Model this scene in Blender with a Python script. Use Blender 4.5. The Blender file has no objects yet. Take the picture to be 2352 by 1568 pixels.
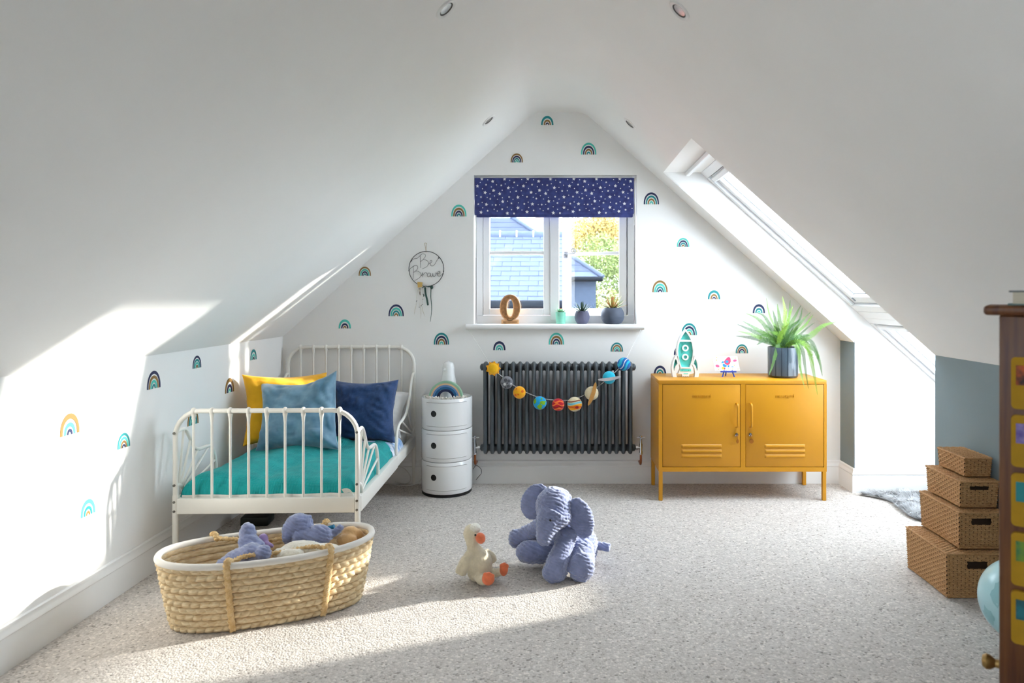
import bpy, bmesh, math, random
from math import sin, cos, pi, radians, sqrt, atan2
from mathutils import Vector, Matrix, noise

sc = bpy.context.scene
col = sc.collection

# ------------------------------------------------------------------ camera
EYE = 1.243                       # camera height, looking straight at the gable wall
cam = bpy.data.cameras.new('camera')
cam.sensor_width = 36.0
cam.lens = 24.0
cam.shift_x = -114.0 / 2352.0     # shift lens: verticals stay vertical
cam.shift_y = -104.0 / 2352.0
cam.clip_start = 0.02
cam.dof.use_dof = True
cam.dof.focus_distance = 3.85
cam.dof.aperture_fstop = 3.2
cam_o = bpy.data.objects.new('camera', cam)
col.objects.link(cam_o)
cam_o.location = (0, 0, EYE)
cam_o.rotation_euler = (pi / 2, 0, 0)
sc.camera = cam_o

# ------------------------------------------------------------------ light
SUN_DIR = Vector((-1.0, -0.40, -0.30)).normalized()
wd = bpy.data.worlds.new('sky')
sc.world = wd
wd.use_nodes = True
wn = wd.node_tree
for n in list(wn.nodes):
    wn.nodes.remove(n)
w_out = wn.nodes.new('ShaderNodeOutputWorld')
w_bg = wn.nodes.new('ShaderNodeBackground')
w_bg.inputs['Color'].default_value = (0.305, 0.34, 0.385, 1)      # bright, thinly veiled sky
w_bg.inputs['Strength'].default_value = 30.0
wn.links.new(w_bg.outputs[0], w_out.inputs['Surface'])

sun = bpy.data.lights.new('sun', 'SUN')
sun.energy = 9.5
sun.angle = radians(1.6)
sun.color = (1.0, 0.95, 0.88)
sun_o = bpy.data.objects.new('sun', sun)
col.objects.link(sun_o)
sun_o.rotation_euler = SUN_DIR.to_track_quat('-Z', 'Y').to_euler()
sun_o.location = (8, 6, 5)

sc.view_settings.view_transform = 'Standard'
sc.view_settings.look = 'None'
sc.view_settings.exposure = 0.46
sc.view_settings.gamma = 1.0
sc.view_settings.use_curve_mapping = False
cy = sc.cycles
cy.use_denoising = True
cy.max_bounces = 10
cy.diffuse_bounces = 5
cy.glossy_bounces = 4
cy.transmission_bounces = 6
cy.transparent_max_bounces = 12
cy.sample_clamp_indirect = 6.0
cy.use_adaptive_sampling = True
cy.adaptive_threshold = 0.06
cy.caustics_reflective = False
cy.caustics_refractive = False

# ------------------------------------------------------------------ helpers
FPX = 1568.0
def at(px, py, Y):
    """point of the place seen at photo pixel (px, py), Y metres in front of the camera"""
    return Vector(((px - 1290.0) * Y / FPX, Y, EYE - (py - 680.0) * Y / FPX))

def lin(c):
    if isinstance(c, str):
        c = c.lstrip('#')
        c = [int(c[i:i + 2], 16) / 255.0 for i in (0, 2, 4)]
    return tuple(x / 12.92 if x <= 0.04045 else ((x + 0.055) / 1.055) ** 2.4 for x in c)

MATS = {}
def mat(name, c, rough=0.5, metal=0.0, var=0.05, scale=14.0, bump=0.0, bscale=200.0,
        sheen=0.0, spec=0.5, coat=0.0, stretch=None, detail=3.0, c2=None):
    if name in MATS:
        return MATS[name]
    m = bpy.data.materials.new(name)
    m.use_nodes = True
    nt = m.node_tree
    p = nt.nodes['Principled BSDF']
    base = lin(c)
    hi = lin(c2) if c2 else tuple(min(1, x * (1 + var)) for x in base)
    lo = base if c2 else tuple(x * (1 - var) for x in base)
    tc = nt.nodes.new('ShaderNodeTexCoord')
    mp = nt.nodes.new('ShaderNodeMapping')
    if stretch:
        mp.inputs['Scale'].default_value = stretch
    nt.links.new(tc.outputs['Object'], mp.inputs['Vector'])
    nz = nt.nodes.new('ShaderNodeTexNoise')
    nz.inputs['Scale'].default_value = scale
    nz.inputs['Detail'].default_value = detail
    nt.links.new(mp.outputs[0], nz.inputs['Vector'])
    cr = nt.nodes.new('ShaderNodeValToRGB')
    cr.color_ramp.elements[0].position = 0.35
    cr.color_ramp.elements[1].position = 0.65
    cr.color_ramp.elements[0].color = (*lo, 1)
    cr.color_ramp.elements[1].color = (*hi, 1)
    nt.links.new(nz.outputs['Fac'], cr.inputs['Fac'])
    nt.links.new(cr.outputs['Color'], p.inputs['Base Color'])
    p.inputs['Roughness'].default_value = rough
    p.inputs['Metallic'].default_value = metal
    p.inputs['Specular IOR Level'].default_value = spec
    if sheen:
        p.inputs['Sheen Weight'].default_value = sheen
        p.inputs['Sheen Roughness'].default_value = 0.5
    if coat:
        p.inputs['Coat Weight'].default_value = coat
        p.inputs['Coat Roughness'].default_value = 0.08
    if bump:
        bn = nt.nodes.new('ShaderNodeTexNoise')
        bn.inputs['Scale'].default_value = bscale
        bn.inputs['Detail'].default_value = 3.0
        nt.links.new(mp.outputs[0], bn.inputs['Vector'])
        bp = nt.nodes.new('ShaderNodeBump')
        bp.inputs['Strength'].default_value = bump
        bp.inputs['Distance'].default_value = 0.004
        nt.links.new(bn.outputs['Fac'], bp.inputs['Height'])
        nt.links.new(bp.outputs['Normal'], p.inputs['Normal'])
    MATS[name] = m
    return m

def glass_mat(name='window_glass', tint=(0.97, 0.985, 0.98)):
    if name in MATS:
        return MATS[name]
    m = bpy.data.materials.new(name)
    m.use_nodes = True
    nt = m.node_tree
    nt.nodes.remove(nt.nodes['Principled BSDF'])
    o = nt.nodes['Material Output']
    tr = nt.nodes.new('ShaderNodeBsdfTransparent')
    tr.inputs[0].default_value = (*tint, 1)
    gl = nt.nodes.new('ShaderNodeBsdfGlossy')
    gl.inputs['Roughness'].default_value = 0.02
    mx = nt.nodes.new('ShaderNodeMixShader')
    mx.inputs[0].default_value = 0.05
    nt.links.new(tr.outputs[0], mx.inputs[1])
    nt.links.new(gl.outputs[0], mx.inputs[2])
    nt.links.new(mx.outputs[0], o.inputs['Surface'])
    MATS[name] = m
    return m

class MB:
    """collects geometry, then builds ONE mesh object"""
    def __init__(s):
        s.v, s.f, s.m = [], [], []
    def add(s, vs, fs, mi=0):
        o = len(s.v)
        s.v += [tuple(v) for v in vs]
        s.f += [tuple(i + o for i in f) for f in fs]
        s.m += [mi] * len(fs)
        return s
    def box(s, lo, hi, bev=0.0, mi=0, M=None, seg=1):
        bm = bmesh.new()
        bmesh.ops.create_cube(bm, size=1.0)
        for v in bm.verts:
            v.co = Vector([(lo[k] + hi[k]) / 2 + v.co[k] * (hi[k] - lo[k]) for k in range(3)])
        if bev > 0:
            bmesh.ops.bevel(bm, geom=list(bm.edges), offset=bev, segments=seg, affect='EDGES', profile=0.5)
        s.bm(bm, mi, M)
        return s
    def bm(s, bm, mi=0, M=None):
        bm.verts.index_update()
        vs = [(M @ v.co) if M else v.co.copy() for v in bm.verts]
        s.add(vs, [[v.index for v in f.verts] for f in bm.faces], mi)
        bm.free()
    def tube(s, pts, r, n=8, closed=False, caps=True, mi=0, flat=None):
        pts = [Vector(p) for p in pts]
        N = len(pts)
        rr = r if isinstance(r, (list, tuple)) else [r] * N
        tang = []
        for i in range(N):
            a = pts[(i - 1) % N] if (closed or i > 0) else pts[i]
            b = pts[(i + 1) % N] if (closed or i < N - 1) else pts[i]
            t = (b - a)
            tang.append(t.normalized() if t.length > 1e-9 else Vector((0, 0, 1)))
        up = Vector((0, 0, 1)) if abs(tang[0].z) < 0.9 else Vector((0, 1, 0))
        nrm = tang[0].cross(up).normalized()
        vs, fs = [], []
        for i in range(N):
            if i > 0:
                ax = tang[i - 1].cross(tang[i])
                if ax.length > 1e-8:
                    nrm = Matrix.Rotation(tang[i - 1].angle(tang[i]), 3, ax.normalized()) @ nrm
            bi = tang[i].cross(nrm).normalized()
            for k in range(n):
                a = 2 * pi * k / n
                q = nrm * cos(a) + bi * sin(a) * (flat if flat else 1.0)
                vs.append(pts[i] + q * rr[i])
        M = N if closed else N - 1
        for i in range(M):
            j = (i + 1) % N
            for k in range(n):
                k2 = (k + 1) % n
                fs.append((i * n + k, i * n + k2, j * n + k2, j * n + k))
        if caps and not closed:
            fs.append(tuple(range(n - 1, -1, -1)))
            fs.append(tuple((N - 1) * n + k for k in range(n)))
        s.add(vs, fs, mi)
        return s
    def lathe(s, prof, n=32, o=(0, 0, 0), mi=0, M=None, a0=0.0, a1=2 * pi, sx=1.0, sy=1.0):
        full = abs(a1 - a0 - 2 * pi) < 1e-6
        cnt = n if full else n + 1
        vs, fs = [], []
        for (r, z) in prof:
            for k in range(cnt):
                a = a0 + (a1 - a0) * k / n
                v = Vector((r * cos(a) * sx + o[0], r * sin(a) * sy + o[1], z + o[2]))
                vs.append((M @ v) if M else v)
        for i in range(len(prof) - 1):
            for k in range(n):
                k2 = (k + 1) % cnt if full else k + 1
                fs.append((i * cnt + k, i * cnt + k2, (i + 1) * cnt + k2, (i + 1) * cnt + k))
        s.add(vs, fs, mi)
        return s
    def prism(s, poly, d0, d1, axis='Y', mi=0, M=None):
        """poly: 2-D outline; axis Y -> (x,z) outline, Z -> (x,y), X -> (y,z)"""
        def p3(a, b, d):
            v = {'Y': Vector((a, d, b)), 'Z': Vector((a, b, d)), 'X': Vector((d, a, b))}[axis]
            return (M @ v) if M else v
        n = len(poly)
        vs = [p3(a, b, d0) for a, b in poly] + [p3(a, b, d1) for a, b in poly]
        fs = [tuple(range(n)), tuple(range(2 * n - 1, n - 1, -1))]
        for i in range(n):
            j = (i + 1) % n
            fs.append((i, i + n, j + n, j))
        s.add(vs, fs, mi)
        return s
    def ring(s, outer, inner, d0, d1, axis='Y', mi=0, M=None):
        """extruded band between two outlines with the same number of points (closed)"""
        def p3(a, b, d):
            v = {'Y': Vector((a, d, b)), 'Z': Vector((a, b, d)), 'X': Vector((d, a, b))}[axis]
            return (M @ v) if M else v
        n = len(outer)
        vs = []
        for d in (d0, d1):
            vs += [p3(a, b, d) for a, b in outer]
            vs += [p3(a, b, d) for a, b in inner]
        fs = []
        for i in range(n):
            j = (i + 1) % n
            fs += [(i, j, n + j, n + i), (2 * n + i, 3 * n + i, 3 * n + j, 2 * n + j),
                   (i, 2 * n + i, 2 * n + j, j), (n + i, n + j, 3 * n + j, 3 * n + i)]
        s.add(vs, fs, mi)
        return s
    def ball(s, c, r, u=16, v=10, mi=0, M=None):
        r = r if isinstance(r, (tuple, list)) else (r, r, r)
        bm = bmesh.new()
        bmesh.ops.create_uvsphere(bm, u_segments=u, v_segments=v, radius=1.0)
        for q in bm.verts:
            q.co = Vector((q.co.x * r[0], q.co.y * r[1], q.co.z * r[2]))
            if M:
                q.co = M @ q.co
            q.co += Vector(c)
        s.bm(bm, mi)
        return s
    def grid(s, fn, nu, nv, mi=0, closed_u=False):
        vs = [fn(i / (nu if closed_u else nu - 1), j / (nv - 1)) for j in range(nv) for i in range(nu)]
        fs = []
        for j in range(nv - 1):
            for i in range(nu if closed_u else nu - 1):
                i2 = (i + 1) % nu
                fs.append((j * nu + i, j * nu + i2, (j + 1) * nu + i2, (j + 1) * nu + i))
        s.add(vs, fs, mi)
        return s
    def build(s, name, m, parent=None, smooth=40, world=False, fix=True):
        me = bpy.data.meshes.new(name)
        vs = s.v
        if parent is not None and world:
            q = parent_world(parent)
            qi = q.inverted()
            vs = [tuple(qi @ Vector(v)) for v in vs]
        me.from_pydata(vs, [], s.f)
        ms = m if isinstance(m, (list, tuple)) else [m]
        for x in ms:
            me.materials.append(x)
        if len(ms) > 1:
            me.polygons.foreach_set('material_index', s.m)
        if fix:
            bm = bmesh.new()
            bm.from_mesh(me)
            bmesh.ops.recalc_face_normals(bm, faces=bm.faces)
            bm.to_mesh(me)
            bm.free()
        me.polygons.foreach_set('use_smooth', [smooth > 0] * len(me.polygons))
        if 0 < smooth < 180:
            me.set_sharp_from_angle(angle=radians(smooth))
        me.update()
        o = bpy.data.objects.new(name, me)
        col.objects.link(o)
        if parent is not None:
            o.parent = parent
        return o

def parent_world(o):
    M = Matrix.LocRotScale(o.location, o.rotation_euler, o.scale)
    return (parent_world(o.parent) @ M) if o.parent else M

def tag(o, label, cat, group=None, kind=None):
    o['label'] = label
    o['category'] = cat
    if group:
        o['group'] = group
    if kind:
        o['kind'] = kind
    return o

def thing(name, label, cat, loc=(0, 0, 0), rotz=0.0, group=None):
    o = bpy.data.objects.new(name, None)
    o.empty_display_size = 0.05
    col.objects.link(o)
    o.location = loc
    o.rotation_euler = (0, 0, rotz)
    return tag(o, label, cat, group)

def struct(o):
    o['kind'] = 'structure'
    return o

def copy_tree(o, parent=None):
    c = o.copy()
    col.objects.link(c)
    c.parent = parent
    for ch in list(o.children):
        copy_tree(ch, c)
    return c

def catmull(pts, per=6, closed=False):
    pts = [Vector(p) for p in pts]
    n = len(pts)
    out = []
    rng = range(n) if closed else range(n - 1)
    for i in rng:
        p0 = pts[(i - 1) % n] if (closed or i > 0) else pts[i] * 2 - pts[i + 1]
        p1, p2 = pts[i], pts[(i + 1) % n]
        p3 = pts[(i + 2) % n] if (closed or i + 2 < n) else pts[i + 1] * 2 - pts[i]
        for k in range(per):
            t = k / per
            out.append(0.5 * ((2 * p1) + (p2 - p0) * t + (2 * p0 - 5 * p1 + 4 * p2 - p3) * t * t
                              + (3 * p1 - p0 - 3 * p2 + p3) * t ** 3))
    if not closed:
        out.append(pts[-1].copy())
    return out

def rrect(x0, z0, x1, z1, r, n=5):
    out = []
    for cx, cz, a in ((x1 - r, z0 + r, -pi / 2), (x1 - r, z1 - r, 0), (x0 + r, z1 - r, pi / 2), (x0 + r, z0 + r, pi)):
        for k in range(n + 1):
            t = a + pi / 2 * k / n
            out.append((cx + r * cos(t), cz + r * sin(t)))
    return out
# ================================================================== the room
YB = 4.545                    # gable wall
YF = -1.70                    # wall behind the camera
XL, XR = -1.855, 1.855        # knee walls
ZL, ZR = 0.975, 0.950         # their heights
ZT = 2.469                    # flat strip of ceiling at the ridge
XTL, XTR = -0.180, 0.147
GL = (ZT - ZL) / (XTL - XL)
GR = (ZT - ZR) / (XR - XTR)
def zc_l(x): return ZL + GL * (x - XL)
def zc_r(x): return ZR + GR * (XR - x)
TH = math.atan(GR)
NR = Vector((sin(TH), 0, cos(TH)))        # outward normal of the right slope
RY0, RY1 = 3.390, 4.330                   # floor-to-ceiling recess with the roof windows
RX0 = 0.644                               # top edge of that opening
RXO = 2.75                                # outer end of the recess

white = mat('white_wall_paint', '#F3F2F0', 0.85, var=0.012, scale=3.0, bump=0.04, bscale=260)
ceilm = mat('white_ceiling_paint', '#F2F1EF', 0.9, var=0.012, scale=2.0, bump=0.03, bscale=240)
greyw = mat('blue_grey_wall_paint', '#7F8C90', 0.8, var=0.02, scale=4.0, bump=0.04, bscale=260)
gloss = mat('white_satin_trim', '#EEEDEB', 0.35, var=0.01, scale=5.0)
upvc = mat('white_window_frame', '#EDEEF0', 0.3, var=0.01, scale=6.0)
glass = glass_mat()

# carpet: looped wool pile, grey-beige with dark and light flecks
def carpet_mat():
    m = bpy.data.materials.new('carpet')
    m.use_nodes = True
    nt = m.node_tree
    p = nt.nodes['Principled BSDF']
    p.inputs['Roughness'].default_value = 0.95
    p.inputs['Specular IOR Level'].default_value = 0.1
    p.inputs['Sheen Weight'].default_value = 0.25
    tc = nt.nodes.new('ShaderNodeTexCoord')
    vo = nt.nodes.new('ShaderNodeTexVoronoi')
    vo.inputs['Scale'].default_value = 130.0
    nt.links.new(tc.outputs['Object'], vo.inputs['Vector'])
    sep = nt.nodes.new('ShaderNodeSeparateColor')
    nt.links.new(vo.outputs['Color'], sep.inputs[0])
    cr = nt.nodes.new('ShaderNodeValToRGB')
    e = cr.color_ramp.elements
    e[0].position = 0.0
    e[0].color = (*lin('#857D76'), 1)
    e[1].position = 1.0
    e[1].color = (*lin('#E2D9CF'), 1)
    for pos, c in ((0.04, '#A39A91'), (0.12, '#B8B0A8'), (0.6, '#C5BDB5'), (0.85, '#CFC7C0')):
        q = e.new(pos)
        q.color = (*lin(c), 1)
    nt.links.new(sep.outputs[0], cr.inputs['Fac'])
    nz = nt.nodes.new('ShaderNodeTexNoise')
    nz.inputs['Scale'].default_value = 2.2
    nt.links.new(tc.outputs['Object'], nz.inputs['Vector'])
    mx = nt.nodes.new('ShaderNodeMixRGB')
    mx.blend_type = 'MULTIPLY'
    mx.inputs['Fac'].default_value = 0.10
    nt.links.new(cr.outputs[0], mx.inputs[1])
    nt.links.new(nz.outputs['Fac'], mx.inputs[2])
    nt.links.new(mx.outputs[0], p.inputs['Base Color'])
    bp = nt.nodes.new('ShaderNodeBump')
    bp.inputs['Strength'].default_value = 0.42
    bp.inputs['Distance'].default_value = 0.006
    bp.invert = True
    nt.links.new(vo.outputs['Distance'], bp.inputs['Height'])
    nt.links.new(bp.outputs[0], p.inputs['Normal'])
    return m

struct(MB().box((-2.05, YF - 0.1, -0.12), (2.95, 4.75, 0.0)).build('floor', carpet_mat(), smooth=0))

# ---- knee walls
struct(MB().box((XL - 0.2, YF - 0.1, 0), (XL, YB + 0.15, ZL + 0.02)).build('wall_left', white, smooth=0))
wr = MB()
wr.box((XR, RY1, 0), (XR + 0.20, YB + 0.1, ZR + 0.015))
wr.box((XR, YF - 0.1, 0), (XR + 0.20, RY0, ZR + 0.015))
struct(wr.build('wall_right', greyw, smooth=0))

# ---- gable wall with the window opening
WX0, WX1, WZ0, WZ1 = -0.585, 0.500, 1.030, 2.049
def zc(x):
    return min(zc_l(x), zc_r(x), ZT)
gb = MB()
up = 0.04
gb.prism([(XL - 0.1, 0), (WX0, 0), (WX0, zc(WX0) + up), (XL - 0.1, zc(XL - 0.1) + up)], YB, YB + 0.20)
gb.prism([(WX1, 0), (XR + 0.1, 0), (XR + 0.1, zc(XR + 0.1) + up), (WX1, zc(WX1) + up)], YB, YB + 0.20)
gb.prism([(WX0, 0), (WX1, 0), (WX1, WZ0), (WX0, WZ0)], YB, YB + 0.20)
gb.prism([(WX0, WZ1), (WX1, WZ1), (WX1, zc(WX1) + up), (XTR, ZT + up), (XTL, ZT + up), (WX0, zc(WX0) + up)], YB, YB + 0.20)
struct(gb.build('wall_back', white, smooth=0))

# ---- ceiling: two slopes, a soft rounded ridge, roof-window openings
T = 0.32
ce = MB()
# rounded profile of the ridge
def ridge_profile():
    pts = []
    rad = 0.16
    for (cx, side) in ((XTL, -1), (XTR, 1)):
        th = math.atan(GL if side < 0 else GR)
        d = rad * math.tan(th / 2)
        c = Vector((cx - side * d * 1.0, ZT - rad))
        seq = [(c.x + rad * sin(side * th * k / 8), c.y + rad * cos(th * k / 8)) for k in range(9)]
        pts += seq[::-1] if side < 0 else seq
    return pts
rp = ridge_profile()
prof = [(XL - 0.02, zc_l(XL - 0.02))] + rp
outer = [(XL - 0.02 - T * 0.66, zc_l(XL - 0.02) + T * 0.75), (XTL - 0.05, ZT + T + 0.1), (XTR + 0.05, ZT + T + 0.1)]
xr0 = rp[-1][0]
def slab_l(xa, xb, y0, y1):
    n = Vector((-sin(math.atan(GL)), cos(math.atan(GL))))
    a, b = Vector((xa, zc_l(xa))), Vector((xb, zc_l(xb)))
    ce.prism([tuple(a), tuple(b), tuple(b + n * 0.25), tuple(a + n * 0.25)], y0, y1)
xl1 = rp[0][0]
# unseen roof window, added to brighten the near half of the room
LWX0, LWX1, LWY0, LWY1 = -1.35, -0.72, -1.10, 0.10
slab_l(XL - 0.02, xl1, LWY1, YB + 0.12)
slab_l(XL - 0.02, xl1, YF - 0.1, LWY0)
slab_l(XL - 0.02, LWX0, LWY0, LWY1)
slab_l(LWX1, xl1, LWY0, LWY1)
ce.prism(rp + [(rp[-1][0] + 0.1, ZT + 0.25), (rp[0][0] - 0.1, ZT + 0.25)], YF - 0.1, YB + 0.12)
def slab_r(xa, xb, y0, y1, head=False, t=T):
    a, b = Vector((xa, 0, zc_r(xa))), Vector((xb, 0, zc_r(xb)))
    c = b + NR * t
    if head:                                   # level head lining over the opening
        c = Vector((xb + t / sin(TH), 0, zc_r(xb)))
    d = a + NR * t
    ce.prism([(a.x, a.z), (b.x, b.z), (c.x, c.z), (d.x, d.z)], y0, y1)
slab_r(xr0, XR + 0.02, RY1, YB + 0.12)
slab_r(xr0, RX0, RY0, RY1, head=True, t=0.30)
slab_r(xr0, XR + 0.02, YF - 0.1, RY0)
struct(ce.build('ceiling', ceilm, smooth=30))

# ---- recess cheeks, from floor to roof
def cheek(y0, y1):
    n = NR * 0.30
    e = 0.004
    pts = [(RX0 + e, zc_r(RX0) + e), (XR + e, zc_r(XR) + e), (XR + e, 0), (RXO + 0.1, 0), (RXO + 0.1, zc_r(RXO + 0.1) + 0.30 / cos(TH)),
           (RX0 + n.x, zc_r(RX0) + n.z)]
    return MB().prism(pts, y0, y1)
struct(cheek(RY1 - 0.003, RY1 + 0.10).build('wall_recess_far', white, smooth=0))
struct(cheek(RY0 - 0.10, RY0 + 0.003).build('wall_recess_near', white, smooth=0))
struct(MB().box((RXO, RY0 - 0.1, 0), (RXO + 0.15, RY1 + 0.1, 0.42)).build('wall_recess_outer', white, smooth=0))

# ---- wall behind the camera
struct(MB().box((XL - 0.1, YF - 0.15, 0), (XR + 0.1, YF, 2.7)).build('wall_front', white, smooth=0))

# ---- skirting boards: moulded profile swept along the walls
SK = [(0, 0), (0.018, 0), (0.018, 0.100), (0.0155, 0.106), (0.0155, 0.112), (0.018, 0.116), (0.016, 0.124),
      (0.011, 0.131), (0.009, 0.140), (0.009, 0.147), (0.005, 0.153), (0, 0.153)]
def skirting(name, path, side=1):
    """path: (x,y) points; the board stands on the left of the path direction (side=1)"""
    m = MB()
    n = len(path)
    P = [Vector(p) for p in path]
    rows = []
    for i in range(n):
        d0 = (P[i] - P[i - 1]).normalized() if i > 0 else (P[1] - P[0]).normalized()
        d1 = (P[i + 1] - P[i]).normalized() if i < n - 1 else d0
        n0 = Vector((-d0.y, d0.x)) * side
        n1 = Vector((-d1.y, d1.x)) * side
        b = (n0 + n1)
        b = b / max(b.length_squared / 2, 1e-6) if b.length > 1e-6 else n0
        rows.append([(P[i].x + b.x * d, P[i].y + b.y * d, z) for d, z in SK])
    k = len(SK)
    vs = [v for r in rows for v in r]
    fs = []
    for i in range(n - 1):
        for j in range(k - 1):
            fs.append((i * k + j, i * k + j + 1, (i + 1) * k + j + 1, (i + 1) * k + j))
    fs += [tuple(range(k)), tuple((n - 1) * k + j for j in range(k))]
    m.add(vs, fs)
    return struct(m.build(name, gloss, smooth=25))
skirting('baseboard_left', [(XL, YB), (XL, YF)])
skirting('baseboard_back', [(XR, YB), (XL, YB)])
skirting('baseboard_recess', [(RXO, RY0), (RXO, RY1), (XR, RY1), (XR, YB)])
skirting('baseboard_right', [(XR, YF), (XR, RY0)])

# ---- gable window: sill, fixed frame, fixed left sash, open right sash
FY = YB + 0.105                # inner face of the frame
win = bpy.data.objects.new('window_1', None)
col.objects.link(win)
win['kind'] = 'structure'
fr = MB()
fw_ = 0.042
gx = [WX0 + 0.006, WX1 - 0.006]
fr.box((gx[0], FY, WZ0 + 0.082), (gx[0] + fw_, FY + 0.07, WZ1 - 0.05), 0.0)
fr.box((gx[1] - fw_, FY, WZ0 + 0.082), (gx[1], FY + 0.07, WZ1 - 0.05), 0.0)
fr.box((gx[0], FY, WZ0 + 0.02), (gx[1], FY + 0.07, WZ0 + 0.082), 0.003)
fr.box((gx[0], FY, WZ1 - 0.05), (gx[1], FY + 0.07, WZ1 - 0.002), 0.003)
MX0, MX1 = -0.078, -0.016      # mullion
fr.box((MX0, FY - 0.004, WZ0 + 0.05), (MX1, FY + 0.07, WZ1 - 0.02), 0.004)
fr.build('frame', upvc, win)
ZB, ZTp = WZ0 + 0.084, WZ1 - 0.052
GB, GT = 1.158, 1.985          # glass bottom / top
TRZ = 1.5395                   # glazing bar
def sash(name_parent, x0, x1, stile, y0, y1, M=None):
    m = MB()
    m.box((x0, y0, ZB), (x0 + stile, y1, ZTp), 0.003, M=M)
    m.box((x1 - stile, y0, ZB), (x1, y1, ZTp), 0.003, M=M)
    m.box((x0 + stile, y0, ZB), (x1 - stile, y1, GB), 0.003, M=M)
    m.box((x0 + stile, y0, GT), (x1 - stile, y1, ZTp), 0.003, M=M)
    s = m.build('sash', upvc, win)
    b = MB().box((x0 + stile, y0 + 0.006, TRZ - 0.011), (x1 - stile, y1 - 0.004, TRZ + 0.011), 0.002, M=M)
    b.build('glazing_bar', upvc, s)
    for z0, z1 in ((GB, TRZ - 0.011), (TRZ + 0.011, GT)):
        MB().box((x0 + stile, y0 + 0.026, z0), (x1 - stile, y0 + 0.030, z1), M=M).build('pane', glass, s, smooth=0)
    return s
sash(win, gx[0] + fw_ + 0.001, MX0 - 0.001, 0.045, FY + 0.004, FY + 0.060)
HX = gx[1] - fw_ - 0.001       # hinge line of the open sash
Mo = Matrix.Translation((HX, FY + 0.03, 0)) @ Matrix.Rotation(radians(-17.5), 4, 'Z') @ Matrix.Translation((-HX, -FY - 0.03, 0))
s2 = sash(win, MX1 + 0.001, HX - 0.006, 0.052, FY + 0.02, FY + 0.074, M=Mo)
# iron monkey-tail handle on the opening stile
iron = mat('grey_iron', '#6F7178', 0.45, 0.7, var=0.1)
hm = MB()
hx, hy, hz = MX1 + 0.027, FY + 0.014, 1.530
hm.box((hx - 0.012, hy - 0.008, hz - 0.020), (hx + 0.012, hy + 0.008, hz + 0.026), 0.003, M=Mo)
hm.ball(Mo @ Vector((hx, hy - 0.014, hz + 0.004)), 0.012)
arm = [(hx, hy - 0.016, hz + 0.006), (hx + 0.03, hy - 0.02, hz + 0.010), (hx + 0.055, hy - 0.02, hz + 0.010)]
for k in range(26):
    a = -pi / 2 + 2 * pi * 1.6 * k / 25
    rr = 0.020 * (1 - 0.75 * k / 25)
    arm.append((hx + 0.062 + rr * cos(a), hy - 0.02, hz + 0.030 + rr * sin(a)))
hm.tube([Mo @ Vector(p) for p in arm], 0.0036, 6)
hm.build('handle', iron, s2)
# sill board with a rounded nose
sl = MB()
z1, z0 = 1.057, 1.022
ps = [(-0.048 + 0.012, z0), (-0.046, z0 + 0.005), (-0.050, (z0 + z1) / 2), (-0.046, z1 - 0.005), (-0.038, z1), (0.11, z1), (0.11, z0)]
sl.prism([(YB + a, b) for a, b in ps], -0.632, 0.545, axis='X')
struct(sl.build('trim_1', gloss, smooth=50))['label'] = 'white window sill board with rounded nose'

# ---- roof windows (upper and lower) in the recess
def RW(u, y, o):
    X = RX0 + u * cos(TH)
    return Vector((X, y, zc_r(X))) + NR * o
def rbox(m, u0, u1, y0, y1, o0, o1, bev=0.003):
    bm = bmesh.new()
    bmesh.ops.create_cube(bm, size=1.0)
    for v in bm.verts:
        u = (u0 + u1) / 2 + v.co.x * (u1 - u0)
        y = (y0 + y1) / 2 + v.co.y * (y1 - y0)
        o = (o0 + o1) / 2 + v.co.z * (o1 - o0)
        v.co = RW(u, y, o)
    if bev:
        bmesh.ops.bevel(bm, geom=list(bm.edges), offset=bev, segments=1, affect='EDGES')
    m.bm(bm)
seal = mat('grey_window_gasket', '#8C9196', 0.6)
def roof_window(name, u0, u1, handle):
    w = bpy.data.objects.new(name, None)
    col.objects.link(w)
    w['kind'] = 'structure'
    f = MB()
    rbox(f, u0, u0 + 0.055, RY0, RY1, 0.155, 0.27)
    rbox(f, u1 - 0.055, u1, RY0, RY1, 0.155, 0.27)
    rbox(f, u0 + 0.055, u1 - 0.055, RY0, RY0 + 0.045, 0.155, 0.27)
    rbox(f, u0 + 0.055, u1 - 0.055, RY1 - 0.045, RY1, 0.155, 0.27)
    f.build('frame', upvc, w)
    a, b, c, d = u0 + 0.060, u1 - 0.060, RY0 + 0.050, RY1 - 0.050
    s = MB()
    rbox(s, a, a + 0.055, c, d, 0.175, 0.26)
    rbox(s, b - 0.055, b, c, d, 0.175, 0.26)
    rbox(s, a + 0.055, b - 0.055, c, c + 0.05, 0.175, 0.26)
    rbox(s, a + 0.055, b - 0.055, d - 0.05, d, 0.175, 0.26)
    so = s.build('sash', upvc, w)
    g = MB()
    for (q0, q1, q2, q3) in ((a + .055, a + .061, c + .05, d - .05), (b - .061, b - .055, c + .05, d - .05),
                             (a + .061, b - .061, c + .05, c + .056), (a + .061, b - .061, d - .056, d - .05)):
        rbox(g, q0, q1, q2, q3, 0.20, 0.222, 0)
    g.build('gasket', seal, so)
    p = MB()
    rbox(p, a + 0.055, b - 0.055, c + 0.05, d - 0.05, 0.222, 0.228, 0)
    p.build('pane', glass, so, smooth=0)
    if handle:
        h = MB()
        rbox(h, a + 0.008, a + 0.045, c + 0.02, d - 0.02, 0.150, 0.172, 0.006)
        h.build('ventilation_bar', upvc, so)
    k = MB()
    rbox(k, b - 0.05, b - 0.02, d - 0.06, d - 0.045, 0.170, 0.178, 0.002)
    k.build('catch', seal, so)
    return w
roof_window('window_2', 0.18, 1.50, True)
roof_window('window_3', 1.56, 2.37, True)
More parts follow.
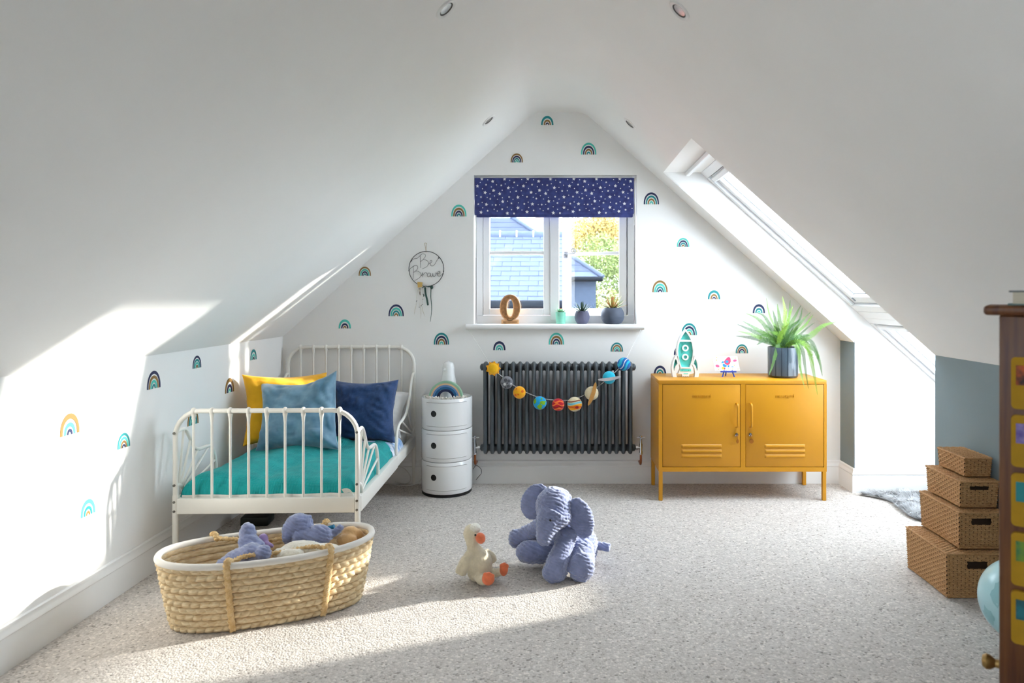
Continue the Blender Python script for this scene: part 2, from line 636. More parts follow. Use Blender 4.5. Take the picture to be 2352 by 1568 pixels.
# lining between the two roof windows and under the lower one
ln = MB()
rbox(ln, 1.50, 1.56, RY0, RY1, 0.155, 0.28, 0)
rbox(ln, 2.37, 3.1, RY0, RY1, 0.155, 0.30, 0)
struct(ln.build('trim_2', upvc, smooth=0))
# dark joint line where the blind cassette meets the head lining
struct(MB().box((RX0 + 0.135, RY0 + 0.02, zc_r(RX0) - 0.028), (RX0 + 0.165, RY1 - 0.02, zc_r(RX0) - 0.002), 0.004).build('trim_3', upvc))


# ---- added fill-light roof window, out of view behind the camera
w = bpy.data.objects.new('fill_window', None)
col.objects.link(w)
w['kind'] = 'structure'
NL = Vector((-sin(math.atan(GL)), 0, cos(math.atan(GL))))
def lq(x0, x1, y0, y1, o):
    return [Vector((x, y, zc_l(x))) + NL * o for x, y in ((x0, y0), (x1, y0), (x1, y1), (x0, y1))]
HEX = [(0, 1, 2, 3), (4, 5, 6, 7), (0, 1, 5, 4), (1, 2, 6, 5), (2, 3, 7, 6), (3, 0, 4, 7)]
f = MB()
for (a, b, c, d) in ((LWX0, LWX1, LWY0, LWY0 + .07), (LWX0, LWX1, LWY1 - .07, LWY1), (LWX0, LWX0 + .05, LWY0 + .07, LWY1 - .07), (LWX1 - .05, LWX1, LWY0 + .07, LWY1 - .07)):
    f.add(lq(a, b, c, d, .14) + lq(a, b, c, d, .20), HEX)
f.build('frame', upvc, w, smooth=0)
MB().add(lq(LWX0 + .05, LWX1 - .05, LWY0 + .07, LWY1 - .07, .168) + lq(LWX0 + .05, LWX1 - .05, LWY0 + .07, LWY1 - .07, .172), HEX).build('pane', glass, w, smooth=0)
# ================================================================== bed
bedw = mat('white_enamelled_steel', '#EFECE4', 0.35, var=0.01, scale=6)
boltm = mat('grey_bolt_steel', '#77736C', 0.4, 0.8)
BL = 1.39
bed = thing('bed_frame', 'white metal child bed frame with spindle ends and fan-shaped side guards', 'bed', (-1.3535, 3.135, 0), 0.0295)
def arch(y, zt, name):
    r = 0.115
    pts = [(-0.413, y, 0), (-0.413, y, 0.20), (-0.413, y, zt - r)]
    for k in range(1, 9):
        a = pi - pi / 2 * k / 8
        pts.append((-0.413 + r + r * cos(a), y, zt - r + r * sin(a)))
    for k in range(0, 9):
        a = pi / 2 - pi / 2 * k / 8
        pts.append((0.413 - r + r * cos(a), y, zt - r + r * sin(a)))
    pts += [(0.413, y, 0.20), (0.413, y, 0)]
    m = MB().tube(pts, 0.0112, 12)
    for sx in (-1, 1):
        m.tube([(sx * 0.413, y, 0.0), (sx * 0.413, y, 0.328), (sx * 0.413, y, 0.336)], [0.0135, 0.0135, 0.0112], 12)
    m.build(name, bedw, bed)
    for k in range(9):
        x = (k - 4) * 0.0828
        b = MB()
        b.tube([(x, y, 0.312), (x, y, zt - 0.055), (x, y, zt - 0.03), (x, y, zt - 0.014)], [0.0062, 0.0062, 0.0085, 0.0115], 10)
        b.ball((x, y, zt - 0.001), (0.0125, 0.0165, 0.0175), 12, 8)
        b.build('spindle', bedw, bed)
    MB().box((-0.402, y - 0.013, 0.249), (0.402, y + 0.013, 0.319), 0.004, seg=2).build('end_rail', bedw, bed)
arch(0.0, 0.718, 'foot_frame')
arch(BL, 0.906, 'head_frame')
for sx in (-1, 1):
    MB().box((sx * 0.413 - 0.014, 0.012, 0.247), (sx * 0.413 + 0.014, 0.815, 0.319), 0.003, seg=2).build('side_rail', bedw, bed)
    MB().box((sx * 0.413 - 0.0115, 0.80, 0.250), (sx * 0.413 + 0.0115, BL - 0.012, 0.316), 0.003, seg=2).build('side_rail', bedw, bed)
    # foot guard: a little wave of tube with five fanned spokes
    g = catmull([(0, .618), (.05, .624), (.085, .617), (.125, .575), (.165, .520), (.21, .497), (.27, .494), (.325, .487), (.365, .452), (.388, .385), (.392, .318)], 5)
    MB().tube([(sx * 0.413, p.x, p.y) for p in [Vector((a.x, a.y)) for a in g]], 0.0088, 10).build('side_guard', bedw, bed)
    for (a, b) in (((.030, .372), (.072, .618)), ((.047, .368), (.135, .560)), ((.058, .356), (.205, .497)), ((.066, .342), (.315, .487)), ((.068, .328), (.384, .405))):
        MB().tube([(sx * 0.413, *a), (sx * 0.413, *b)], 0.0056, 8).build('spoke', bedw, bed)
    hub = [(0.0, 0.375)] + [(0.072 * sin(t), 0.318 + 0.060 * cos(t)) for t in [pi / 2 * k / 6 for k in range(1, 7)]]
    MB().tube([(sx * 0.413, *p) for p in hub], 0.0085, 10).build('guard_hub', bedw, bed)
    # head guard, larger
    g = catmull([(BL, .735), (BL - .04, .725), (BL - .10, .672), (BL - .165, .585), (BL - .25, .515), (BL - .37, .490), (BL - .47, .480), (BL - .53, .450), (BL - .55, .385), (BL - .552, .318)], 5)
    MB().tube([(sx * 0.413, p.x, p.y) for p in g], 0.0088, 10).build('side_guard', bedw, bed)
    for (a, b) in (((BL - .030, .372), (BL - .060, .705)), ((BL - .047, .368), (BL - .13, .630)), ((BL - .058, .358), (BL - .235, .525)), ((BL - .066, .346), (BL - .40, .487)), ((BL - .068, .334), (BL - .515, .460))):
        MB().tube([(sx * 0.413, *a), (sx * 0.413, *b)], 0.0056, 8).build('spoke', bedw, bed)
    hub = [(BL, 0.375)] + [(BL - 0.072 * sin(t), 0.318 + 0.060 * cos(t)) for t in [pi / 2 * k / 6 for k in range(1, 7)]]
    MB().tube([(sx * 0.413, *p) for p in hub], 0.0085, 10).build('guard_hub', bedw, bed)
    for z in (0.262, 0.304, 0.380, 0.618):
        MB().tube([(sx * 0.413, -0.0105, z), (sx * 0.413, -0.0155, z)], 0.0058, 10).build('bolt', boltm, bed)
birch = mat('pale_birch', '#D9C3A0', 0.6, var=0.08, stretch=(1, 12, 12), scale=6)
for k in range(9):
    y = 0.10 + k * 0.148
    MB().box((-0.398, y - 0.03, 0.262), (0.398, y + 0.03, 0.272), 0.002).build('slat', birch, bed)

# ---- mattress, blanket, sheet
cotton = mat('white_cotton', '#E9E8E6', 0.85, var=0.03, scale=8, bump=0.15, bscale=60, sheen=0.2)
bedM = Matrix.Translation(bed.location) @ Matrix.Rotation(0.0295, 4, 'Z')
m = MB().box((-0.376, 0.052, 0.273), (0.376, 1.365, 0.362), 0.03, seg=4, M=bedM)
mt = m.build('mattress', cotton, None, smooth=60)
tag(mt, 'thin white mattress lying on the slats of the metal bed', 'mattress')

def hf(x0, x1, y0, y1, zb, zt, rnd, nx, ny, wob, soft=0.05, sides=(1, 1, 1, 0)):
    """cloth lying on the mattress: flat on top, rounding down at the chosen edges (left,right,front,back)"""
    def f(u, v):
        x = x0 + (x1 - x0) * u
        y = y0 + (y1 - y0) * v
        d = 1e9
        if sides[0]: d = min(d, x - x0)
        if sides[1]: d = min(d, x1 - x)
        if sides[2]: d = min(d, y - y0)
        if sides[3]: d = min(d, y1 - y)
        t = max(0.0, min(1.0, d / rnd))
        h = sqrt(max(0, 1 - (1 - t) ** 2))
        z = zb + (zt - zb) * h
        dx, dz = wob(x, y, h)
        return bedM @ Vector((x + dx, y, z + dz))
    def warp(t):                      # denser near the edges
        return t
    return MB().grid(f, nx, ny)
teal = bpy.data.materials.new('teal_muslin')
teal.use_nodes = True
def muslin(m, c1, c2):
    nt = m.node_tree
    p = nt.nodes['Principled BSDF']
    p.inputs['Roughness'].default_value = 0.9
    p.inputs['Sheen Weight'].default_value = 0.05
    tc = nt.nodes.new('ShaderNodeTexCoord')
    nz = nt.nodes.new('ShaderNodeTexNoise')
    nz.inputs['Scale'].default_value = 18
    nt.links.new(tc.outputs['Object'], nz.inputs['Vector'])
    cr = nt.nodes.new('ShaderNodeValToRGB')
    cr.color_ramp.elements[0].position = 0.3
    cr.color_ramp.elements[1].position = 0.7
    cr.color_ramp.elements[0].color = (*lin(c1), 1)
    cr.color_ramp.elements[1].color = (*lin(c2), 1)
    nt.links.new(nz.outputs['Fac'], cr.inputs[0])
    nt.links.new(cr.outputs[0], p.inputs['Base Color'])
    hs = []
    for ax, sc_ in (('X', 26.0), ('Y', 34.0)):
        w = nt.nodes.new('ShaderNodeTexWave')
        w.bands_direction = ax
        w.inputs['Scale'].default_value = sc_
        w.inputs['Distortion'].default_value = 5.0
        w.inputs['Detail'].default_value = 2
        nt.links.new(tc.outputs['Object'], w.inputs['Vector'])
        hs.append(w)
    ad = nt.nodes.new('ShaderNodeMath')
    ad.operation = 'ADD'
    nt.links.new(hs[0].outputs['Fac'], ad.inputs[0])
    nt.links.new(hs[1].outputs['Fac'], ad.inputs[1])
    bp = nt.nodes.new('ShaderNodeBump')
    bp.inputs['Strength'].default_value = 0.35
    bp.inputs['Distance'].default_value = 0.005
    nt.links.new(ad.outputs[0], bp.inputs['Height'])
    nt.links.new(bp.outputs[0], p.inputs['Normal'])
muslin(teal, '#06908F', '#10A3A2')
def wob_teal(x, y, h):
    v = Vector((x * 5.0, y * 3.2, 0.3))
    z = noise.noise(v) * 0.011 * h + noise.noise(Vector((x * 16 + y * 9, y * 14, 2))) * 0.004 * h
    # a big soft fold running across the left half
    z += 0.038 * math.exp(-((x + 0.18 - 0.35 * (y - 0.35)) / 0.12) ** 2) * h * (0.4 + 0.6 * y)
    z -= 0.012 * math.exp(-((x - 0.02 - 0.3 * (y - 0.35)) / 0.05) ** 2) * h
    dx = noise.noise(Vector((x * 3, y * 11, 5))) * 0.010 * (1 - h)
    return dx, z
bl = hf(-0.402, 0.402, 0.024, 0.87, 0.314, 0.394, 0.080, 150, 170, wob_teal)
blanket = bl.build('blanket', teal, None, smooth=180, fix=True)
tag(blanket, 'crinkled teal muslin blanket with white hem spread over the foot of the bed', 'blanket')
hemm = mat('off_white_muslin', '#E6E4DC', 0.9, var=0.03, scale=30, bump=0.4, bscale=90)
def hemf(u, v):
    x = -0.395 + 0.79 * u
    z = 0.328 - 0.024 * v + 0.004 * noise.noise(Vector((x * 9, 1, 0))) + 0.010 * max(0, u - 0.55)
    y = 0.0215 - 0.003 * v + 0.006 * noise.noise(Vector((x * 14, 4, v)))
    return bedM @ Vector((x, y, z))
MB().grid(hemf, 80, 5).build('hem', hemm, blanket, smooth=180)
# turned-over corner of the hem at the foot post
def flap(u, v):
    a = u * pi * 0.9
    x = 0.335 + 0.05 * u + 0.016 * sin(a) + 0.012 * v
    z = 0.350 - 0.052 * u * u - 0.020 * v + 0.012 * sin(a)
    y = 0.016 - 0.004 * sin(a) + 0.010 * v * u
    return bedM @ Vector((x, y, z))
MB().grid(flap, 14, 5).build('hem', hemm, blanket, smooth=180)
# pale blue patterned duvet peeping out between blanket and cushions
duv = mat('blue_white_print', '#7FA9DA', 0.85, scale=22, c2='#E4EAF2', detail=2, bump=0.2, bscale=30)
def wob_duv(x, y, h):
    return 0.0, noise.noise(Vector((x * 9, y * 12, 8))) * 0.010 * h + 0.006 * sin(y * 60 + 4 * x) * h
dv = hf(-0.403, 0.411, 0.78, 1.08, 0.300, 0.386, 0.06, 90, 40, wob_duv, sides=(1, 1, 0, 1))
dvo = dv.build('duvet', duv, None, smooth=180)
tag(dvo, 'pale blue and white patterned duvet peeping out below the navy cushion', 'duvet')

# ---- cushions
def cushion(name, label, w, h, t, M, m, seed, pinch=0.10, wr=0.010, piping=None, lift=None, folds=0.25, group='cushions on the bed'):
    n = 44
    mb = MB()
    for side in (1, -1):
        def f(u, v):
            a, b = u * 2 - 1, v * 2 - 1
            # finer near the rim
            a = sin(a * pi / 2)
            b = sin(b * pi / 2)
            x = w / 2 * a * (1 - pinch * (1 - b * b))
            z = h / 2 * b * (1 - pinch * (1 - a * a))
            th = t * max(0.0, (1 - a ** 4) * (1 - b ** 4)) ** 0.55
            p = Vector((x, 0, z))
            wv = noise.noise(Vector((a * 2.2 + seed, b * 2.2, side))) * wr * 1.4
            wv += abs(noise.noise(Vector((a * 3 + b * 4 + seed, b * 2 - a * 2, side + 3)))) * wr * 2.0
            wv += folds * 0.011 * sin(b * 11 + a * 5 + 2.2 * noise.noise(Vector((a * 2, b * 2, seed)))) * (0.5 + 0.5 * a) * (0.6 - 0.4 * b)
            k = min(1.0, th / (t * 0.5))
            p.y = -side * (th + wv * k)
            if lift:
                p = lift(a, b, p)
            return M @ p
        mb.grid(f, n, n)
    o = mb.build(name, m, None, smooth=180)
    tag(o, label, 'cushion', group)
    if piping:
        loop = []
        for k in range(4):
            for j in range(16):
                s = -1 + 2 * j / 16
                a, b = [(s, -1), (1, s), (-s, 1), (-1, -s)][k]
                x = w / 2 * a * (1 - pinch * (1 - b * b))
                z = h / 2 * b * (1 - pinch * (1 - a * a))
                p = Vector((x, 0, z))
                if lift:
                    p = lift(a, b, p)
                loop.append(M @ p)
        MB().tube(loop, 0.0028, 6, closed=True).build('piping', piping, o)
    return o
def place(x, y, z, yaw, lean, roll=0):
    return (Matrix.Translation((x, y, z)) @ Matrix.Rotation(yaw, 4, 'Z') @ Matrix.Rotation(-lean, 4, 'X') @ Matrix.Rotation(roll, 4, 'Y'))
yel = mat('mustard_cotton', '#EFAE10', 0.85, var=0.06, scale=9, sheen=0.2, bump=0.15, bscale=120)
vel = mat('dusty_blue_velvet', '#44748F', 0.55, scale=9, c2='#7CA3BA', sheen=0.6, bump=0.1, bscale=70)
navyf = mat('navy_linen', '#2A4572', 0.9, var=0.12, scale=60, sheen=0.15, bump=0.3, bscale=300)
pip = mat('pale_blue_piping', '#9CBACD', 0.7)
cushion('cushion', 'mustard yellow cushion leaning in the corner behind the velvet one', 0.50, 0.40, 0.075, place(-1.612, 4.005, 0.590, radians(44), radians(10), radians(3)), yel, 1.3, wr=0.016, folds=0.8, pinch=0.12)
def ear(a, b, p):
    k = max(0, a) * max(0, b)
    if k > 0.1:
        q = (k - 0.1) / 0.9
        p = p + Vector((-0.020 * q, -0.045 * q * q, 0.035 * q))
    return p
cushion('cushion', 'dusty blue velvet cushion with piped edge, foremost on the bed', 0.455, 0.40, 0.085, place(-1.475, 3.835, 0.572, radians(2), radians(20), radians(-3)), vel, 5.2, piping=pip, lift=ear, wr=0.014, folds=1.0, pinch=0.13)
cushion('cushion', 'navy blue linen cushion leaning against the headboard side', 0.40, 0.375, 0.080, place(-1.182, 4.085, 0.555, radians(-4), radians(14), radians(-1)), navyf, 9.1, wr=0.015, folds=0.6, pinch=0.12)
cushion('pillow', 'white bed pillow lying behind the navy cushion at the head of the bed', 0.60, 0.36, 0.075, place(-1.290, 4.345, 0.490, radians(0), radians(48)), cotton, 3.3, group='pillows')

# ================================================================== round storage unit
gab = mat('glossy_white_plastic', '#EFEFEE', 0.15, var=0.01, scale=5, coat=0.4)
blk = mat('black_plastic', '#0B0B0C', 0.5)
gap = mat('dark_gap', '#6F6C69', 0.8)
CX, CY, CR = -0.732, 4.358, 0.160
rs = thing('storage_unit', 'round glossy white three-tier storage unit with sliding doors beside the bed', 'cabinet', (CX, CY, 0))
def cyl(a, r, z): return (r * cos(a), r * sin(a), z)
MB().lathe([(0, 0), (CR - 0.006, 0), (CR - 0.003, 0.003), (CR - 0.003, 0.016), (0, 0.016)], 64).build('base', blk, rs)
TZ = [0.016, 0.214, 0.410, 0.606]
for k in range(3):
    a, b = TZ[k], TZ[k + 1]
    pr = [(0, a + 0.001), (CR - 0.010, a + 0.001), (CR - 0.003, a + 0.004), (CR, a + 0.012), (CR, b - 0.004), (CR - 0.003, b)]
    if k == 2:
        pr += [(CR - 0.007, b), (CR - 0.008, b - 0.016), (0, b - 0.016)]
    else:
        pr += [(CR - 0.010, b), (0, b)]
    MB().lathe(pr, 72).build('tier', gab, rs)
    ac = radians(-81.5)
    half = radians(52)
    def panel(r, z0, z1, hw, rad, grow):
        pts = rrect(-hw * CR - grow, z0 - grow, hw * CR + grow, z1 + grow, rad + grow, 6)
        # dense outline, wrapped on the cylinder
        out = []
        for i in range(len(pts)):
            p, q = Vector(pts[i]), Vector(pts[(i + 1) % len(pts)])
            nn = max(1, int((q - p).length / 0.008))
            for j in range(nn):
                out.append(p + (q - p) * j / nn)
        return out
    def wrap(m, out, r0, r1):
        # fill as a grid of vertical strips between lower and upper outline
        xs = sorted(set(round(p.x, 5) for p in out))
        lo, hi = {}, {}
        zc_ = sum(p.y for p in out) / len(out)
        L = sorted([p for p in out if p.y < zc_], key=lambda p: p.x)
        U = sorted([p for p in out if p.y >= zc_], key=lambda p: p.x)
        def ev(seq, x):
            if x <= seq[0].x: return seq[0].y
            for i in range(len(seq) - 1):
                if seq[i].x <= x <= seq[i + 1].x + 1e-9:
                    d = seq[i + 1].x - seq[i].x
                    return seq[i].y if d < 1e-9 else seq[i].y + (seq[i + 1].y - seq[i].y) * (x - seq[i].x) / d
            return seq[-1].y
        x0, x1 = min(p.x for p in out), max(p.x for p in out)
        n = 60
        vs, fs = [], []
        for i in range(n + 1):
            t = i / n
            x = x0 + (x1 - x0) * (0.5 - 0.5 * cos(pi * t))
            a_ = ac + x / CR
            zl, zu = ev(L, x), ev(U, x)
            for r in (r0, r1):
                vs.append(cyl(a_, r, zl))
                vs.append(cyl(a_, r, zu))
        for i in range(n):
            q = i * 4
            fs += [(q + 2, q + 3, q + 7, q + 6), (q, q + 2, q + 6, q + 4), (q + 1, q + 5, q + 7, q + 3)]
        fs += [(0, 1, 3, 2), (n * 4, n * 4 + 2, n * 4 + 3, n * 4 + 1)]
        m.add(vs, fs)
        return m
    z0, z1 = a + 0.030, b - 0.022
    wrap(MB(), panel(CR, z0, z1, half, 0.012, 0.0020), CR - 0.004, CR + 0.0008).build('door_gap', gap, rs)
    d = wrap(MB(), panel(CR, z0, z1, half, 0.011, 0.0), CR - 0.004, CR + 0.0022).build('door', gab, rs)
    hz = (z0 + z1) / 2 + 0.006
    ah = ac - radians(29)
    def disc(r_in, r_out, rr, n=28):
        vs, fs = [], []
        for k_ in range(n):
            t = 2 * pi * k_ / n
            for q in (r_in, r_out):
                vs.append(cyl(ah + q * cos(t) / CR, rr, hz + q * sin(t)))
        for k_ in range(n):
            j = (k_ + 1) % n
            fs.append((2 * k_, 2 * k_ + 1, 2 * j + 1, 2 * j))
        return MB().add(vs, fs)
    disc(0.0, 0.0190, CR + 0.0032).build('finger_hole', blk, d)
    disc(0.0190, 0.0225, CR + 0.0034).build('hole_rim', gab, d)

# ================================================================== yellow locker cabinet
mus = mat('mustard_powder_coat', '#C98A0E', 0.42, var=0.02, scale=3, bump=0.03, bscale=500, spec=0.5)
musd = mat('cabinet_shadow_gap', '#5A3A05', 0.8)
chrome = mat('chrome', '#D8DADD', 0.12, 1.0, var=0.02)
copper = mat('copper_disc', '#B4702A', 0.4, 0.6)
kx0, kx1, ky0, ky1, kz0, kz1 = 0.590, 1.611, 4.148, 4.522, 0.177, 0.732
kb = thing('locker_cabinet', 'mustard yellow metal two-door locker cabinet on thin square legs', 'cabinet', (1.10, 4.335, 0))
b = MB()
b.box((kx0, ky0 + 0.022, kz0), (kx1, ky1, kz1 - 0.0245))
b.box((kx0, ky0, kz1 - 0.0245), (kx1, ky1, kz1), 0.0025, seg=2)
b.box((kx0, ky0, kz0), (kx1, ky0 + 0.022, kz0 + 0.027))
b.box((kx0, ky0, kz0 + 0.027), (kx0 + 0.022, ky0 + 0.022, kz1 - 0.0245))
b.box((kx1 - 0.016, ky0, kz0 + 0.027), (kx1, ky0 + 0.022, kz1 - 0.0245))
b.box((1.0885, ky0, kz0 + 0.027), (1.1175, ky0 + 0.022, kz1 - 0.0245))
b.build('body', mus, kb, world=True)
for (x, y) in ((kx0 + 0.013, ky0 + 0.013), (kx1 - 0.013, ky0 + 0.013), (kx0 + 0.013, ky1 - 0.020), (kx1 - 0.013, ky1 - 0.020)):
    MB().box((x - 0.0115, y - 0.0115, 0), (x + 0.0115, y + 0.0115, kz0 + 0.004), 0.002).build('leg', mus, kb, world=True)
def word_mesh(txt, size, depth):
    cu = bpy.data.curves.new('lettering', 'FONT')
    cu.body = txt
    cu.size = size
    cu.extrude = depth
    cu.align_x = 'CENTER'
    cu.align_y = 'CENTER'
    cu.space_character = 1.12
    to = bpy.data.objects.new('lettering_tmp', cu)
    col.objects.link(to)
    bpy.context.view_layer.update()
    dg = bpy.context.evaluated_depsgraph_get()
    me = bpy.data.meshes.new_from_object(to.evaluated_get(dg))
    bpy.data.objects.remove(to)
    return me
wm = word_mesh('mustard', 0.0315, 0.0022)
wm.materials.clear()
wm.materials.append(mus)
for (dx0, dx1, hxp, sgn) in ((0.6145, 1.0865, 1.0640, -1), (1.1195, 1.5930, 1.1480, 1)):
    MB().box((dx0 - 0.0022, ky0 + 0.008, 0.2035), (dx1 + 0.0022, ky0 + 0.021, 0.7078)).build('door_gap', musd, kb, world=True, smooth=0)
    d = MB().box((dx0, ky0 + 0.0015, 0.2065), (dx1, ky0 + 0.018, 0.7055), 0.002, seg=2).build('door', mus, kb, world=True)
    h = MB()
    h.tube(catmull([(hxp, ky0 + 0.004, 0.592), (hxp + 0.003 * 0, ky0 - 0.020, 0.588), (hxp, ky0 - 0.028, 0.572), (hxp, ky0 - 0.028, 0.520), (hxp, ky0 - 0.028, 0.468), (hxp, ky0 - 0.020, 0.452), (hxp, ky0 + 0.004, 0.448)], 4), 0.0068, 10, flat=0.6)
    h.build('handle', mus, d, world=True)
    lk = MB()
    lx = hxp - 0.002
    lk.lathe([(0, 0.0), (0.0115, 0.0), (0.0120, 0.004), (0.010, 0.008), (0.004, 0.009), (0, 0.009)], 20, M=Matrix.Translation((lx, ky0 + 0.002, 0.402)) @ Matrix.Rotation(pi / 2, 4, 'X'))
    lk.build('lock', chrome, d, world=True)
    kf = MB()
    kf.tube([(lx, ky0 - 0.012, 0.402), (lx + 0.002, ky0 - 0.016, 0.388), (lx + 0.003, ky0 - 0.012, 0.378)], 0.002, 6)
    kf.lathe([(0, 0), (0.0135, 0), (0.0135, 0.002), (0, 0.002)], 20, sx=(0.55 if sgn < 0 else 1.0), M=Matrix.Translation((lx + 0.004, ky0 - 0.010, 0.364)) @ Matrix.Rotation(pi / 2, 4, 'X'))
    kf.build('key_fob', copper, d, world=True)
    xc = (0.7275 + 0.9735) / 2 if sgn < 0 else (1757 + 1849 - 2580) / 2 / 378.0
    for z in (0.3325, 0.3015, 0.2715):
        lv = MB()
        def lf(u, v):
            a = -1 + 2 * u
            x = xc + a * 0.123
            e = max(0.0, 1 - max(0, (abs(a) - 0.94) / 0.06)) ** 0.5
            zz = z - 0.010 + 0.021 * v
            bul = (v ** 0.5) * (1 - v ** 6) if v > 0 else 0.0
            bul = sin(pi * min(1, v ** 0.7)) ** 0.7
            return Vector((x, ky0 + 0.0012 - 0.0065 * bul * e, zz))
        lv.grid(lf, 60, 9).build('louvre', mus, d, world=True, smooth=60)
    t = bpy.data.objects.new('lettering', wm)
    col.objects.link(t)
    t.parent = d
    t.matrix_parent_inverse = parent_world(d).inverted()
    t.location = (xc, ky0 + 0.001, 0.636)
    t.rotation_euler = (pi / 2, 0, 0)

# ================================================================== column radiator
anth = mat('anthracite_enamel', '#3F464B', 0.38, var=0.03, scale=8, spec=0.5)
RX, RP, RN = -0.4935, 0.0447, 22
RYc, RH0, RH1 = 4.445, 0.218, 0.818
rad = thing('radiator', 'anthracite grey three-column radiator below the window', 'radiator', (-0.024, RYc, RH0))
sm = MB()
dy = 0.036
loop = []
rr = 0.024
cs = [(-dy, RH0 + 0.0125), (dy, RH0 + 0.0125), (dy, RH1 - 0.0125), (-dy, RH1 - 0.0125)]
for (cx_, cz_, a0) in ((-dy + rr, RH0 + 0.0125 + rr, pi), (dy - rr, RH0 + 0.0125 + rr, 1.5 * pi), (dy - rr, RH1 - 0.0125 - rr, 0), (-dy + rr, RH1 - 0.0125 - rr, 0.5 * pi)):
    for k in range(6):
        a = a0 + pi / 2 * k / 5
        loop.append((0, RYc + cx_ + rr * cos(a), cz_ + rr * sin(a)))
sm.tube(loop, 0.0125, 12, closed=True)
sm.tube([(0, RYc, RH0 + 0.01), (0, RYc, RH1 - 0.01)], 0.0125, 10)
for z in (RH0 + 0.040, RH1 - 0.036):
    sm.tube([(-RP / 2, RYc, z), (-RP / 2 + 0.006, RYc, z), (-0.008, RYc, z), (0.008, RYc, z), (RP / 2 - 0.006, RYc, z), (RP / 2, RYc, z)], [0.021, 0.024, 0.028, 0.028, 0.024, 0.021], 14)
s0 = sm.build('section', anth, rad, world=True)
s0.location = (RX + 0.024, 0, 0)
for v in s0.data.vertices:
    v.co.x -= 0.024
for k in range(1, RN):
    c = s0.copy()
    col.objects.link(c)
    c.parent = rad
    c.location = (RX + 0.024 + k * RP, 0, 0)
for sx, x in ((-1, RX - RP / 2), (1, RX + (RN - 1) * RP + RP / 2)):
    for z in (RH0 + 0.040, RH1 - 0.036):
        MB().tube([(x, RYc, z), (x + sx * 0.004, RYc, z), (x + sx * 0.010, RYc, z), (x + sx * 0.015, RYc, z)], [0.023, 0.023, 0.018, 0.010], 14).build('end_cap', anth, rad, world=True)
    z = RH0 + 0.040
    vx = x + sx * 0.048
    vv = MB()
    vv.tube([(x + sx * 0.012, RYc, z), (x + sx * 0.030, RYc, z)], 0.011, 10)
    vv.tube([(x + sx * 0.018, RYc, z), (x + sx * 0.028, RYc, z)], 0.014, 6)
    vv.tube([(x + sx * 0.030, RYc, z), (vx, RYc, z)], 0.008, 10)
    vv.tube([(vx, RYc, z - 0.045), (vx, RYc, z - 0.025), (vx, RYc, z - 0.02), (vx, RYc, z + 0.02), (vx, RYc, z + 0.03), (vx, RYc, z + 0.062)], [0.011, 0.011, 0.009, 0.011, 0.008, 0.006], 12)
    vv.build('valve', chrome, rad, world=True)
    hd = MB()
    hd.tube([(vx - 0.026, RYc, z + 0.066), (vx + 0.026, RYc, z + 0.066)], 0.0045, 8)
    hd.tube([(vx, RYc - 0.026, z + 0.066), (vx, RYc + 0.026, z + 0.066)], 0.0045, 8)
    hd.ball((vx, RYc, z + 0.070), 0.009, 12, 8)
    hd.build('valve_handle', chrome, rad, world=True)
    cp = mat('copper_pipe', '#9A5A38', 0.3, 0.9)
    MB().tube(catmull([(vx, RYc, z - 0.044), (vx, RYc, 0.168), (vx, RYc + 0.012, 0.150), (vx, RYc + 0.03, 0.146), (vx, YB - 0.004, 0.146)], 4), 0.0075, 10).build('supply_pipe', cp, rad, world=True)
for k in (4, 17):
    x = RX + (k + 0.5) * RP
    MB().box((x - 0.012, RYc + 0.02, RH1 - 0.07), (x + 0.012, YB - 0.001, RH1 - 0.055)).build('wall_bracket', anth, rad, world=True)
# ================================================================== rainbow wall stickers
DC = {'T': mat('sticker_teal', '#14868A', 0.6, var=0.03), 'A': mat('sticker_aqua', '#4CC3B4', 0.6, var=0.03),
      'N': mat('sticker_navy', '#1B2450', 0.6, var=0.03), 'B': mat('sticker_ochre', '#8F6B35', 0.6, var=0.03)}
BANDS = {3: [(1.0, 0.74), (0.58, 0.38), (0.28, 0.13)], 4: [(1.0, 0.83), (0.74, 0.57), (0.49, 0.34), (0.26, 0.13)]}
def sticker(label, cols, where, w, h, wall='back'):
    if wall == 'back':
        o = at(where[0], where[1], YB)
        o.y = YB - 0.0008
        ax = Vector((1, 0, 0)); nrm = Vector((0, -1, 0))
    else:
        s = (1290.0 - where[0]) / (-XL)
        o = Vector((XL + 0.0008, FPX / s, EYE - (where[1] - 680.0) / s))
        ax = Vector((0, 1, 0)); nrm = Vector((1, 0, 0))
    t = thing('wall_sticker', label, 'wall sticker', o, 0, 'rainbow wall stickers')
    R = w / 2
    for (a, b), c in zip(BANDS[len(cols)], cols):
        n = 18
        vs, fs = [], []
        for k in range(n + 1):
            th = pi * k / n
            for rr in (a, b):
                x = R * rr * cos(th)
                z = h * rr * (sin(th) ** 0.85)
                p = ax * x + Vector((0, 0, z))
                vs.append(p)
                vs.append(p + nrm * 0.0007)
        for k in range(n):
            q = k * 4
            fs += [(q + 1, q + 3, q + 7, q + 5), (q, q + 1, q + 5, q + 4), (q + 2, q + 6, q + 7, q + 3)]
        fs += [(0, 2, 3, 1), (n * 4, n * 4 + 1, n * 4 + 3, n * 4 + 2)]
        MB().add(vs, fs).build('arc', DC[c], t)
    return t
LW, LH, SW, SH = 0.102, 0.079, 0.082, 0.060
